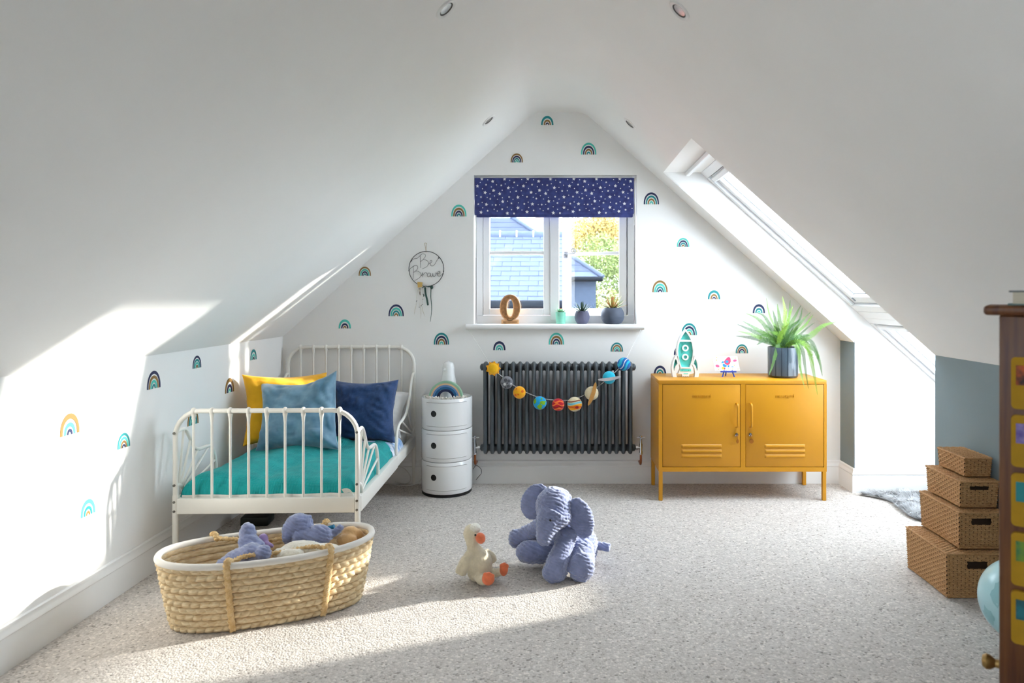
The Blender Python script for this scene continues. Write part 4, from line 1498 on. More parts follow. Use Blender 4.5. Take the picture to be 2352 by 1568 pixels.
for s_ in (1, -1):
    fx = lambda p: rz(525 + s_ * (p[0] - 525), p[1])
    MB().ring([fx(p) for p in fo], [fx(p) for p in fi], -0.022, 0.022).build('fin_frame', rw, ro)
    MB().prism([fx(p) for p in fi], -0.002, 0.018).build('fin_panel', rt, ro)
no = [(412, 1030), (638, 1030), (690, 1150), (612, 1160), (596, 1222), (572, 1205), (548, 1222), (525, 1205), (502, 1222), (478, 1205), (454, 1222), (438, 1160), (360, 1150)]
MB().prism([rz(*p) for p in no], -0.018, 0.018).build('nozzle', rw, ro)
MB().prism([rz(408, 1048), rz(642, 1048), rz(652, 1098), rz(402, 1098)], -0.0195, -0.0175).build('nozzle_panel', rt, ro)
MB().prism([rz(478, 1142), rz(582, 1142), rz(578, 1158), rz(482, 1158)], -0.0195, -0.0175).build('vent', rt, ro)
rivet = mat('teal_rivet', '#1D7F78', 0.5)
for q in ((388, 462), (525, 462), (655, 466), (366, 632), (682, 632), (383, 792), (655, 800), (422, 940), (626, 946), (416, 372), (528, 240), (455, 1074), (592, 1076), (290, 940), (758, 940)):
    c = rz(*q)
    MB().ball((c[0], -0.0022 if q[1] < 1000 else -0.0197, c[1]), 8 * sr, 8, 6).build('rivet', rivet, ro)
MB().box((-0.062, -0.002, 0.085), (-0.0555, 0.006, 0.105), 0.001).build('switch', blk, ro)

# little easel with a painted card
eY = 4.325
ecx = at(1672, 865, eY).x
es = thing('mini_easel', 'small cobalt blue easel standing on the yellow cabinet', 'easel', (ecx, eY, KZ))
eb = mat('cobalt_paint', '#2440A8', 0.5, var=0.04)
lean = 0.10
for s_ in (-1, 1):
    MB().tube([(s_ * 0.038, -0.012, 0), (s_ * 0.028, -0.006, 0.030), (s_ * 0.006, 0.018, 0.128)], 0.0042, 6).build('leg', eb, es)
MB().tube([(0, 0.060, 0), (0, 0.020, 0.122)], 0.0040, 6).build('leg', eb, es)
MB().box((-0.050, -0.018, 0.030), (0.050, -0.004, 0.038), 0.0015).build('ledge', eb, es)
cd = thing('painted_card', 'small white card painted with a pink rocket, resting on the blue easel', 'picture', (ecx - 0.004, eY - 0.006, KZ + 0.040))
paper = mat('white_card', '#EDEDEE', 0.8, var=0.01)
Mc = Matrix.Rotation(-0.18, 4, 'X')
def cq(x, y):           # tracing units of the zoomed card (origin bottom centre)
    return ((x - 1505) * sr, (1105 - y) * sr)
MB().prism([cq(1225, 1105), cq(1785, 1105), cq(1735, 778), cq(1178, 782)], -0.001, 0.001, M=Mc).build('card', paper, cd)
PA = {'p': mat('paint_pink', '#D8436E', 0.7), 'r': mat('paint_rose', '#E05A8C', 0.7), 'b': mat('paint_blue', '#1E8CCB', 0.7), 'y': mat('paint_yellow', '#F0C23A', 0.7), 'd': mat('paint_red', '#C23A3A', 0.7)}
def dab(m, poly, e=0.0):
    MB().prism([cq(*p) for p in poly], -0.0018 - e, -0.0009, M=Mc).build('paint_patch', PA[m], cd)
def oval(x, y, a, b, rot=0.0):
    return [(x + a * cos(t) * cos(rot) - b * sin(t) * sin(rot), y + a * cos(t) * sin(rot) + b * sin(t) * cos(rot)) for t in [2 * pi * k / 16 for k in range(16)]]
dab('p', [(1550, 792), (1582, 830), (1585, 900), (1555, 960), (1510, 985), (1450, 950), (1430, 900), (1470, 850), (1510, 810)])
dab('b', oval(1500, 902, 36, 30), 0.0003)
dab('b', [(1400, 890), (1428, 900), (1430, 925), (1395, 935), (1365, 940)])
dab('b', [(1405, 950), (1445, 960), (1500, 995), (1470, 1025), (1420, 1020), (1398, 985)])
dab('b', [(1512, 990), (1550, 980), (1545, 1025), (1512, 1028)])
dab('y', oval(1405, 1050, 32, 30))
dab('d', oval(1442, 1058, 14, 26), 0.0002)
dab('r', oval(1282, 1000, 46, 30, 0.3))
dab('r', oval(1678, 880, 42, 26, -0.2))
dab('b', [(1598, 1010), (1640, 1012), (1640, 1026), (1598, 1026)])
for q in ((1270, 870), (1275, 810), (1690, 825), (1660, 985), (1620, 1070), (1305, 1078), (1740, 1070), (1520, 1065)):
    dab('y', oval(*q, 11, 10))

# fern in a patterned pot
def pot_pattern():
    m = bpy.data.materials.new('navy_herringbone_glaze')
    m.use_nodes = True
    nt = m.node_tree
    p = nt.nodes['Principled BSDF']
    p.inputs['Roughness'].default_value = 0.22
    p.inputs['Coat Weight'].default_value = 0.5
    tc = nt.nodes.new('ShaderNodeTexCoord')
    sx = nt.nodes.new('ShaderNodeSeparateXYZ')
    nt.links.new(tc.outputs['Object'], sx.inputs[0])
    at2 = nt.nodes.new('ShaderNodeMath'); at2.operation = 'ARCTAN2'
    nt.links.new(sx.outputs['Y'], at2.inputs[0]); nt.links.new(sx.outputs['X'], at2.inputs[1])
    mu = nt.nodes.new('ShaderNodeMath'); mu.operation = 'MULTIPLY'; mu.inputs[1].default_value = 8 / (2 * pi)
    nt.links.new(at2.outputs[0], mu.inputs[0])
    pp = nt.nodes.new('ShaderNodeMath'); pp.operation = 'PINGPONG'; pp.inputs[1].default_value = 0.5
    nt.links.new(mu.outputs[0], pp.inputs[0])
    zp = nt.nodes.new('ShaderNodeMath'); zp.operation = 'PINGPONG'; zp.inputs[1].default_value = 0.095
    nt.links.new(sx.outputs['Z'], zp.inputs[0])
    k1 = nt.nodes.new('ShaderNodeMath'); k1.operation = 'MULTIPLY_ADD'; k1.inputs[1].default_value = 0.10
    nt.links.new(pp.outputs[0], k1.inputs[0]); nt.links.new(zp.outputs[0], k1.inputs[2])
    k2 = nt.nodes.new('ShaderNodeMath'); k2.operation = 'MULTIPLY'; k2.inputs[1].default_value = 2 * pi / 0.0085
    nt.links.new(k1.outputs[0], k2.inputs[0])
    k3 = nt.nodes.new('ShaderNodeMath'); k3.operation = 'SINE'
    nt.links.new(k2.outputs[0], k3.inputs[0])
    ed = nt.nodes.new('ShaderNodeMath'); ed.operation = 'COMPARE'; ed.inputs[1].default_value = 0.25; ed.inputs[2].default_value = 0.21
    nt.links.new(pp.outputs[0], ed.inputs[0])
    k4 = nt.nodes.new('ShaderNodeMath'); k4.operation = 'MULTIPLY'
    nt.links.new(k3.outputs[0], k4.inputs[0]); nt.links.new(ed.outputs[0], k4.inputs[1])
    cr = nt.nodes.new('ShaderNodeValToRGB')
    cr.color_ramp.elements[0].position = 0.3; cr.color_ramp.elements[0].color = (*lin('#1C2A3A'), 1)
    cr.color_ramp.elements[1].position = 0.75; cr.color_ramp.elements[1].color = (*lin('#6E8494'), 1)
    nt.links.new(k4.outputs[0], cr.inputs[0])
    nt.links.new(cr.outputs[0], p.inputs['Base Color'])
    bp = nt.nodes.new('ShaderNodeBump'); bp.inputs['Strength'].default_value = 0.3; bp.inputs['Distance'].default_value = 0.002
    nt.links.new(k4.outputs[0], bp.inputs['Height'])
    nt.links.new(bp.outputs[0], p.inputs['Normal'])
    return m
fY = 4.325
fx_ = at(1798, 867, fY).x
fe = thing('potted_fern', 'bushy green fern in a dark blue herringbone pot on the yellow cabinet', 'plant', (fx_, fY, KZ))
MB().lathe([(0, 0.010), (0.088, 0.010), (0.0925, 0.014), (0.0935, 0.185), (0.0925, 0.190), (0.089, 0.190), (0.088, 0.170), (0, 0.170)], 56).build('pot', pot_pattern(), fe)
MB().lathe([(0, 0), (0.084, 0), (0.089, 0.003), (0.091, 0.012), (0.086, 0.012), (0, 0.010)], 48).build('saucer', mat('dark_glaze', '#1B2530', 0.2, coat=0.5), fe)
MB().lathe([(0.0885, 0.172), (0.05, 0.178), (0, 0.180)], 24).build('soil', soil, fe)
fgs = [mat('fern_green_a', '#4E7A2E', 0.5, var=0.15, scale=25), mat('fern_green_b', '#6E9A38', 0.5, var=0.15, scale=25), mat('fern_green_c', '#8CB542', 0.5, var=0.12, scale=25), mat('fern_green_d', '#3A6130', 0.5, var=0.15, scale=25)]
for g in fgs:
    g.node_tree.nodes['Principled BSDF'].inputs['Subsurface Weight'].default_value = 0.0
rf = random.Random(7)
def frond(pts, m, wmax=0.021, gap=0.0048):
    """rachis with two rows of leaflets; pts local"""
    P = catmull(pts, 8)
    L = [0.0]
    for i in range(1, len(P)):
        L.append(L[-1] + (P[i] - P[i - 1]).length)
    tot = L[-1]
    mb = MB()
    mb.tube(P, [0.0011 * (1 - 0.7 * l / tot) for l in L], 4, caps=False)
    n = int(tot * 0.90 / gap)
    side0 = None
    for k in range(n):
        s = tot * 0.10 + gap * k
        i = max(j for j in range(len(L)) if L[j] <= s)
        i = min(i, len(P) - 2)
        f = (s - L[i]) / max(1e-6, L[i + 1] - L[i])
        c = P[i] + (P[i + 1] - P[i]) * f
        t = (P[i + 1] - P[i]).normalized()
        ref = Vector((0, -1, 0.25)).normalized()     # leaflet plane faces roughly outwards
        if side0 is None:
            a = rf.uniform(-0.7, 0.7)
            ref0 = Matrix.Rotation(a, 3, 'Z') @ ref
            side0 = ref0
        sd = t.cross(side0)
        if sd.length < 1e-3:
            continue
        sd.normalize()
        u = s / tot
        w = wmax * min(1.0, (u - 0.05) / 0.18) * (1 - max(0, (u - 0.35) / 0.65) ** 1.6) + 0.0015
        for q in (-1, 1):
            ww = w * rf.uniform(0.82, 1.1)
            d = (sd * q + t * 0.30 + side0 * rf.uniform(-0.25, 0.25)).normalized()
            b = c + t * (gap * 0.25 * q)
            hw = gap * 0.40
            mb.add([b - t * hw * 0.7, b + t * hw * 0.7, b + d * ww * 0.6 + t * hw, b + d * ww * 1.0, b + d * ww * 0.6 - t * hw * 0.9], [(0, 1, 2, 3, 4)])
    return mb.build('frond', m, fe, smooth=0, fix=False)
def fr_px(tip, ctrl, dy, m=None, w=0.021):
    """frond from the pot rim to a tip seen at photo pixels; dy = how far the tip stands off (towards +Y)"""
    b = Vector((rf.uniform(-0.035, 0.035), rf.uniform(-0.035, 0.035), 0.178))
    def loc(p, y):
        q = at(p[0], p[1], fY + y)
        return Vector((q.x - fx_, y, q.z - KZ))
    hang = tip[1] > 866
    mid = [loc(c, dy * (0.70, 0.98, 1.0)[k] if hang else b.y + (dy - b.y) * (k + 1) / (len(ctrl) + 1)) for k, c in enumerate(ctrl)]
    e = loc(tip, dy)
    frond([b] + mid + [e], m or rf.choice(fgs), w)
A_, B_, C_, D_ = fgs
for a in (
    ((1797, 680), [(1800, 760), (1803, 715)], 0.02, C_), ((1815, 688), [(1806, 760), (1813, 725)], 0.09, A_), ((1760, 684), [(1786, 765), (1768, 725)], -0.03, B_, .014),
    ((1737, 717), [(1782, 770), (1757, 728)], 0.05, A_), ((1713, 719), [(1775, 772), (1745, 735)], 0.10, B_), ((1704, 736), [(1770, 775), (1740, 757)], -0.08, A_),
    ((1692, 744), [(1770, 782), (1730, 760)], 0.02, D_), ((1694, 760), [(1765, 785), (1730, 769)], -0.06, B_), ((1689, 771), [(1765, 785), (1730, 776)], 0.06, D_),
    ((1840, 700), [(1808, 760), (1824, 730)], 0.10, A_), ((1843, 706), [(1815, 770), (1836, 735)], 0.03, D_, .015), ((1862, 716), [(1815, 775), (1842, 738)], 0.06, A_, .014), ((1868, 722), [(1818, 775), (1848, 748)], -0.02, B_, .013),
    ((1872, 740), [(1822, 780), (1858, 750)], 0.02, D_, .010), ((1924, 738), [(1820, 790), (1862, 770), (1890, 748)], -0.03, B_, .023),
    ((1822, 700), [(1803, 765), (1812, 730)], -0.06, C_), ((1785, 697), [(1793, 765), (1790, 730)], -0.05, B_), ((1775, 712), [(1790, 770), (1782, 740)], 0.08, A_), ((1808, 708), [(1800, 770), (1804, 735)], -0.10, C_, .024),
    ((1752, 745), [(1785, 775), (1768, 755)], -0.09, D_), ((1742, 770), [(1780, 785), (1762, 772)], -0.05, A_), ((1838, 742), [(1812, 775), (1826, 755)], -0.09, B_),
    ((1766, 862), [(1790, 788), (1784, 805), (1774, 840)], -0.125, A_, .016),
    ((1850, 895), [(1822, 786), (1836, 800), (1838, 850)], -0.205, B_, .017), ((1857, 893), [(1822, 785), (1842, 800), (1850, 850)], -0.215, A_, .015), ((1878, 908), [(1830, 785), (1856, 800), (1868, 850)], -0.210, C_, .019),
    ((1889, 864), [(1830, 782), (1868, 800), (1882, 830)], -0.06, A_, .018), ((1884, 840), [(1835, 775), (1868, 790)], 0.03, D_, .018), ((1845, 872), [(1820, 790), (1832, 800), (1838, 840)], -0.200, B_, .018),
    ((1870, 850), [(1826, 782), (1852, 795), (1864, 822)], -0.11, A_), ((1858, 790), [(1815, 778), (1840, 774)], -0.02, A_), ((1738, 792), [(1780, 788), (1755, 782)], -0.08, D_)):
    fr_px(a[0], a[1], a[2], a[3], a[4] if len(a) > 4 else 0.020)
for k in range(16):
    an = rf.uniform(0, 2 * pi)
    el = radians(rf.uniform(35, 80))
    L = rf.uniform(0.16, 0.25)
    d = Vector((cos(an) * cos(el), sin(an) * cos(el) * 0.7, sin(el)))
    b = Vector((rf.uniform(-.05, .05), rf.uniform(-.05, .05), 0.178))
    frond([b, b + d * L * 0.5 + Vector((0, 0, 0.02)), b + d * L + Vector((d.x * .02, d.y * .01, -0.02))], rf.choice(fgs), 0.020)

# ================================================================== on the round storage unit
UZ = 0.590
rb = thing('toy_rainbow', 'wooden stacking rainbow in green, peach and blues on the round storage unit', 'toy', (at(1025, 905, 4.33).x, 4.320, UZ + 0.010))
cols5 = [mat('rb_sage', '#8FB79A', 0.6), mat('rb_peach', '#DDB793', 0.6), mat('rb_periwinkle', '#5F86B8', 0.6), mat('rb_petrol', '#1E5F8E', 0.6), mat('rb_navy', '#12204A', 0.6)]
R0 = [0.1075, 0.0945, 0.0835, 0.0725, 0.0575, 0.0415]
for k in range(5):
    a, b = R0[k] - 0.0004, R0[k + 1] + 0.0004
    n = 28
    o_ = [(a * cos(pi * j / n), a * sin(pi * j / n)) for j in range(n + 1)]
    i_ = [(b * cos(pi * j / n), b * sin(pi * j / n)) for j in range(n + 1)]
    MB().prism(o_ + i_[::-1], -0.018, 0.018).build('arch', cols5[k], rb, smooth=30)
fg = thing('figurine', 'small white rounded bird figurine behind the toy rainbow', 'figurine', (at(1030, 850, 4.425).x, 4.425, UZ + 0.0005))
fw2 = mat('white_porcelain', '#EEF0F0', 0.25, var=0.01, coat=0.3)
MB().lathe([(max(0.0, q.x), q.y) for q in catmull([(0.0, 0.0, 0), (0.046, 0.001, 0), (0.053, 0.05, 0), (0.050, 0.10, 0), (0.041, 0.145, 0), (0.038, 0.170, 0), (0.037, 0.195, 0), (0.028, 0.222, 0), (0.0, 0.235, 0)], 5)], 36).build('body', fw2, fg, smooth=180)
MB().ball((-0.012, -0.020, 0.180), (0.020, 0.018, 0.020), 14, 10).build('face', fw2, fg, smooth=180)
MB().tube([(-0.016, -0.034, 0.182), (-0.022, -0.041, 0.180), (-0.026, -0.045, 0.178)], [0.008, 0.006, 0.002], 12).build('beak', fw2, fg)
ch = mat('white_crochet', '#E6E1D8', 0.95, var=0.08, scale=90, bump=0.6, bscale=240)
dl = MB()
pts = []
for k in range(150):
    t = k / 149
    a = radians(-170 + 165 * t)
    r = 0.118 + 0.016 * sin(k * 1.9) + 0.008 * sin(k * 0.7)
    pts.append((r * cos(a), r * sin(a) * 0.95, 0.010 + 0.008 * abs(sin(k * 1.3)) + 0.005 * sin(k * .5)))
dl.tube(pts, [0.0055 + 0.0025 * sin(k * 2.3) for k in range(150)], 7)
do_ = dl.build('crochet_garland', ch, None)
do_.location = (CX, CY, UZ + 0.0)
tag(do_, 'bundle of white crochet garland lying around the foot of the toy rainbow', 'garland')

# ================================================================== cables by the bed
cab = mat('white_cable', '#DCDAD6', 0.5)
cpts = [(-1.10, 4.50, 0.02), (-1.02, 4.49, 0.012), (-0.99, 4.485, 0.05), (-1.03, 4.48, 0.11), (-1.10, 4.48, 0.13), (-1.16, 4.48, 0.09), (-1.15, 4.47, 0.03), (-1.07, 4.46, 0.010), (-0.98, 4.45, 0.012), (-0.93, 4.49, 0.03), (-0.915, 4.50, 0.08)]
tag(MB().tube(catmull(cpts, 6), 0.0035, 6).build('power_cable', cab), 'coiled white cable on the floor between bed and round storage unit', 'cable')
cpts = [(-0.565, 4.515, 0.03), (-0.55, 4.51, 0.05), (-0.53, 4.51, 0.075), (-0.535, 4.51, 0.105), (-0.565, 4.51, 0.125), (-0.585, 4.512, 0.10)]
tag(MB().tube(catmull(cpts, 6), 0.0016, 6).build('power_cable', mat('black_cable', '#2A2A2C', 0.5)), 'thin black cable loop against the skirting right of the storage unit', 'cable')
# ================================================================== plush toys
def plush_mesh(name, build, m, voxel=0.0055, amp=0.0028, period=0.015, seed=0, smooth=3, parent=None, sub=1, kind='wave'):
    """grow one continuous skin over overlapping volumes, then raise the pile on it"""
    mb = MB()
    build(mb)
    tmp = mb.build('tmp', m, None, smooth=180)
    r = tmp.modifiers.new('r', 'REMESH')
    r.mode = 'VOXEL'
    r.voxel_size = voxel
    s = tmp.modifiers.new('s', 'SMOOTH')
    s.factor = 0.5
    s.iterations = smooth
    if sub:
        u = tmp.modifiers.new('u', 'SUBSURF')
        u.levels = sub
        u.render_levels = sub
    bpy.context.view_layer.update()
    dg = bpy.context.evaluated_depsgraph_get()
    me = bpy.data.meshes.new_from_object(tmp.evaluated_get(dg))
    me.name = name
    bpy.data.objects.remove(tmp)
    nr = [v.normal.copy() for v in me.vertices]
    co = [v.co.copy() for v in me.vertices]
    fz = 2 * pi / period
    for i, v in enumerate(me.vertices):
        p = co[i]
        if kind == 'wave':
            a = p.z * 1.0 + p.x * 0.45 + p.y * 0.2
            ph = a * fz + 5.5 * noise.noise(p * 16 + Vector((seed, 0, 0))) + 2.0 * noise.noise(p * 45)
            h = abs(sin(ph * 0.5)) ** 0.8 * (0.55 + 0.6 * noise.noise(p * 28 + Vector((0, seed, 0))))
            h += 0.35 * noise.noise(p * 110)
        else:
            h = noise.noise(p * 140 + Vector((seed, 0, 0))) * 0.6 + noise.noise(p * 60) * 0.5
        v.co = p + nr[i] * amp * h
    me.polygons.foreach_set('use_smooth', [True] * len(me.polygons))
    me.materials.clear()
    me.materials.append(m)
    me.update()
    if parent is not None:
        qi = parent_world(parent).inverted()
        me.transform(qi)
    o = bpy.data.objects.new(name, me)
    col.objects.link(o)
    if parent is not None:
        o.parent = parent
    return o
blue_fur = mat('periwinkle_plush', '#7F88AE', 0.9, var=0.12, scale=30, sheen=0.7, bump=0.35, bscale=420)
cream_fur = mat('cream_plush', '#D9CDB2', 0.95, var=0.06, scale=40, sheen=0.6, bump=0.5, bscale=420)
white_fur = mat('white_plush', '#E9E4D6', 0.95, var=0.04, scale=40, sheen=0.6, bump=0.5, bscale=420)
coral = mat('coral_suede', '#E2764E', 0.9, var=0.08, scale=60, sheen=0.4, bump=0.25, bscale=260)
eyem = mat('black_bead_eye', '#08080A', 0.15)

class Tr:
    """turns tracing units of a zoomed crop into places of the room"""
    def __init__(s, k, ox, oy): s.k, s.ox, s.oy = k, ox, oy
    def p(s, x, y, Y): return at(s.ox + x * s.k, s.oy + y * s.k, Y)
    def r(s, r, Y): return r * s.k * Y / FPX
tz = Tr(460 / 2352, 1000, 1080)
el = thing('plush_elephant', 'large periwinkle blue plush elephant sitting slumped on the carpet', 'soft toy', (at(1300, 1335, 3.05).x, 3.08, 0))
def e_body(mb):
    def B(x, y, Y, rx, ry, rd=None, rot=0):
        r = (tz.r(rx, Y), tz.r(rd if rd else (rx + ry) / 2, Y), tz.r(ry, Y))
        mb.ball(tz.p(x, y, Y), r, 24, 16, M=Matrix.Rotation(radians(rot), 4, 'Y') if rot else None)
    def C(pts, rs):
        mb.tube(catmull([tz.p(*q) for q in pts], 5), [tz.r(a, 3.05) for a in interp(rs, (len(pts) - 1) * 5 + 1)], 16)
    B(1690, 900, 3.20, 215, 270, 230)
    B(1560, 760, 3.14, 170, 200, 190)
    B(1388, 425, 3.07, 205, 225, 195, -8)          # head
    B(1440, 330, 3.10, 150, 120, 150)
    B(1395, 545, 3.04, 205, 135, 165)              # cheeks
    C([(1375, 540, 3.03), (1320, 640, 3.005), (1282, 760, 2.99), (1272, 845, 2.995)], [185, 135, 92, 72])   # trunk
    C([(1560, 700, 3.08), (1510, 880, 3.03), (1440, 1050, 2.995), (1400, 1190, 2.985)], [110, 105, 118, 125])   # front leg
    B(1398, 1200, 2.985, 148, 112, 120)
    C([(1720, 900, 3.12), (1725, 1050, 3.03), (1715, 1140, 2.995)], [140, 140, 145])                          # hind leg
    B(1715, 1140, 2.990, 148, 172, 105, 4)
    C([(1280, 640, 3.16), (1120, 730, 3.20), (960, 800, 3.22)], [110, 100, 95])                               # far front leg
    B(945, 800, 3.215, 82, 105, 95)
    C([(1400, 900, 3.17), (1250, 950, 3.14), (1120, 960, 3.12)], [130, 130, 128])                             # far hind leg
    B(1110, 955, 3.115, 165, 128, 120)
def interp(rs, n):
    out = []
    for i in range(n):
        t = i / (n - 1) * (len(rs) - 1)
        k = min(int(t), len(rs) - 2)
        out.append(rs[k] + (rs[k + 1] - rs[k]) * (t - k))
    return out
plush_mesh('body', e_body, blue_fur, 0.006, 0.0068, 0.0150, 1, parent=el)
def ear(cx, cy, Y, rx, ry, rot, rd=42, cup=0.0):
    def f(mb):
        M = Matrix.Rotation(radians(rot), 4, 'Y')
        mb.ball(tz.p(cx, cy, Y), (tz.r(rx, Y), tz.r(rd, Y), tz.r(ry, Y)), 28, 18, M=M)
    return f
plush_mesh('ear', ear(1175, 365, 3.13, 165, 215, 22, 48), blue_fur, 0.005, 0.0066, 0.0145, 3, parent=el)
plush_mesh('ear', ear(1705, 560, 3.06, 145, 245, -17, 55), blue_fur, 0.005, 0.0066, 0.0145, 5, parent=el)
def tailf(mb):
    mb.tube([tz.p(1870, 880, 3.20), tz.p(1960, 890, 3.20), tz.p(2050, 905, 3.19)], [tz.r(48, 3.2)] * 3, 12)
plush_mesh('tail', tailf, blue_fur, 0.005, 0.004, 0.012, 7, parent=el)
MB().ball(tz.p(1350, 585, 2.955), 0.0050, 12, 8).build('eye', eyem, el, world=True)

dk = thing('plush_duck', 'cream plush duckling with coral bill and feet sitting beside the elephant', 'soft toy', (at(1105, 1340, 2.96).x, 2.965, 0))
def d_body(mb):
    Y0 = 2.985
    def B(x, y, Y, rx, ry, rd=None, rot=0):
        r = (tz.r(rx, Y), tz.r(rd if rd else (rx + ry) / 2, Y), tz.r(ry, Y))
        mb.ball(tz.p(x, y, Y), r, 22, 14, M=Matrix.Rotation(radians(rot), 4, 'Y') if rot else None)
    def C(pts, rs):
        mb.tube(catmull([tz.p(*q) for q in pts], 5), [tz.r(a, Y0) for a in interp(rs, (len(pts) - 1) * 5 + 1)], 14)
    B(425, 740, Y0, 98, 112, 100)
    C([(430, 780, Y0), (440, 880, Y0), (470, 960, Y0)], [85, 72, 100])
    B(525, 1110, Y0, 145, 195, 150, -8)
    B(520, 1180, Y0, 150, 120, 150)
    C([(410, 960, 2.965), (350, 1080, 2.945), (290, 1210, 2.94)], [48, 72, 70])
    C([(580, 950, 3.02), (650, 1010, 3.03), (690, 1075, 3.03)], [45, 58, 45])
    C([(520, 1230, 2.95), (545, 1280, 2.92), (600, 1290, 2.905)], [75, 62, 55])
    C([(600, 1190, 3.0), (700, 1205, 2.99), (780, 1180, 2.985)], [65, 52, 48])
plush_mesh('body', d_body, cream_fur, 0.0045, 0.0024, 0.01, 2, parent=dk, kind='noise')
def d_tuft(mb):
    mb.ball(tz.p(455, 680, 2.985), (tz.r(82, 2.98), tz.r(85, 2.98), tz.r(58, 2.98)), 18, 12)
plush_mesh('head_tuft', d_tuft, white_fur, 0.004, 0.003, 0.01, 4, parent=dk, kind='noise')
def d_bill(mb):
    mb.ball(tz.p(530, 795, 2.955), (tz.r(60, 2.96), tz.r(55, 2.96), tz.r(68, 2.96)), 18, 12, M=Matrix.Rotation(radians(-18), 4, 'Y'))
plush_mesh('bill', d_bill, coral, 0.004, 0.0006, 0.01, 4, parent=dk, kind='noise')
def d_foot(cx, cy, Y, rx, ry, rot):
    def f(mb):
        M = Matrix.Rotation(radians(rot), 4, 'Y')
        mb.ball(tz.p(cx, cy, Y), (tz.r(rx, Y), tz.r(40, Y), tz.r(ry, Y)), 18, 12, M=M)
        for s_ in (-1, 0, 1):
            o = M @ Vector((tz.r(rx * 0.55 * s_, Y), 0, tz.r(ry * (0.55 if s_ else 0.75), Y)))
            mb.ball(tz.p(cx, cy, Y) + o, tz.r(30, Y), 12, 8)
    return f
plush_mesh('foot', d_foot(620, 1275, 2.895, 78, 78, 10), coral, 0.0042, 0.0006, 0.01, 5, parent=dk, kind='noise')
plush_mesh('foot', d_foot(805, 1165, 2.975, 52, 78, 5), coral, 0.0042, 0.0006, 0.01, 6, parent=dk, kind='noise')
MB().ball(tz.p(470, 758, 2.920), 0.0048, 12, 8).build('eye', eyem, dk, world=True)

# ================================================================== moses basket
BC = Vector((-1.152, 2.700, 0))
BA = radians(21.2)
bk = thing('moses_basket', 'oval woven palm moses basket with white rim, full of soft toys', 'basket', BC, BA)
straw = mat('maize_straw', '#D8BB8E', 0.75, scale=40, c2='#ECD8B2', bump=0.4, bscale=180, stretch=(1, 1, 4))
strawd = mat('braided_straw', '#D0AA72', 0.8, scale=60, c2='#E6C896', bump=0.4, bscale=220)
rimm = mat('white_cotton_binding', '#E9E4DC', 0.85, var=0.03, bump=0.2, bscale=90)
BH = 0.252
def bpt(th, z, off=0.0):
    k = max(0.0, z) / BH
    a = 0.332 + 0.052 * k ** 0.8 + off
    b = 0.130 + 0.044 * k ** 0.8 + off
    c, s = cos(th), sin(th)
    n = 2.35
    e = (abs(c) ** n + abs(s) ** n) ** (-1 / n)
    rise = 0.012 * c * c * k
    return Vector((a * c * e, b * s * e, z + rise))
NCO = 10
_th = [2 * pi * k / 720 for k in range(721)]
_q = [bpt(t, BH * 0.5) for t in _th]
_s = [0.0]
for k in range(720):
    _s.append(_s[-1] + (_q[k + 1] - _q[k]).length)
def arc(u):
    s = (u % 1.0) * _s[-1]
    lo, hi = 0, 720
    while hi - lo > 1:
        m = (lo + hi) // 2
        if _s[m] <= s: lo = m
        else: hi = m
    return _th[lo] + (_th[hi] - _th[lo]) * (s - _s[lo]) / max(1e-9, _s[hi] - _s[lo])
pitch = BH / NCO
for r in range(NCO):
    NS = 52
    nu = NS * 8
    zc0 = (r + 0.5) * pitch
    mb = MB()
    secs = []
    for j in range(10):
        a = 2 * pi * j / 10
        secs.append((cos(a), sin(a)))
    def f(u, v):
        th = arc(u)
        j = int(round(v * 10)) % 10
        ca, sa = secs[j]
        vv = sa                     # -1..1 height within the coil
        sl = 0.22 * vv * (1 if r % 2 else -1)
        ph = (u * NS + 0.5 * (r % 2) + sl) % 1.0
        puff = abs(sin(pi * ph)) ** 0.55
        zz = zc0 + vv * pitch * 0.50 * (0.82 + 0.16 * puff)
        if ca >= 0:
            off = 0.0015 + ca * (0.0005 + 0.0125 * puff)
        else:
            off = ca * (0.004 + 0.003 * puff)
        off += 0.0012 * noise.noise(Vector((u * 90, r * 3.1, vv)))
        p = bpt(th, max(0.0, zz), off)
        p.z = max(0.0015, p.z)
        return p
    mb.grid(f, nu, 11, closed_u=True)
    mb.build('coil', straw, bk, smooth=180)
MB().grid(lambda u, v: bpt(2 * pi * u, 0.006, 0) * (1 - v) + Vector((0, 0, 0.006)) * v, 64, 4, closed_u=True).build('bottom', straw, bk)
rp_ = [bpt(2 * pi * k / 96, BH + 0.004, 0.003) for k in range(96)]
MB().tube(rp_, 0.0125, 10, closed=True, flat=1.0).build('rim_binding', rimm, bk, smooth=180)
def braid(path, r, turns, name='strap', strands=3):
    P = catmull(path, 8)
    n = len(P)
    mb = MB()
    for s_ in range(strands):
        q = []
        for i, p in enumerate(P):
            t = (P[min(i + 1, n - 1)] - P[max(i - 1, 0)]).normalized()
            u = t.cross(Vector((0.3, 0.1, 1))).normalized() if abs(t.z) < 0.8 else t.cross(Vector((0, 1, 0))).normalized()
            w = t.cross(u)
            a = 2 * pi * (turns * i / (n - 1) + s_ / strands)
            q.append(p + u * cos(a) * r * 1.0 + w * sin(a) * r * 0.55)
        mb.tube(q, r * 0.72, 6)
    return mb.build(name, strawd, bk, smooth=180)
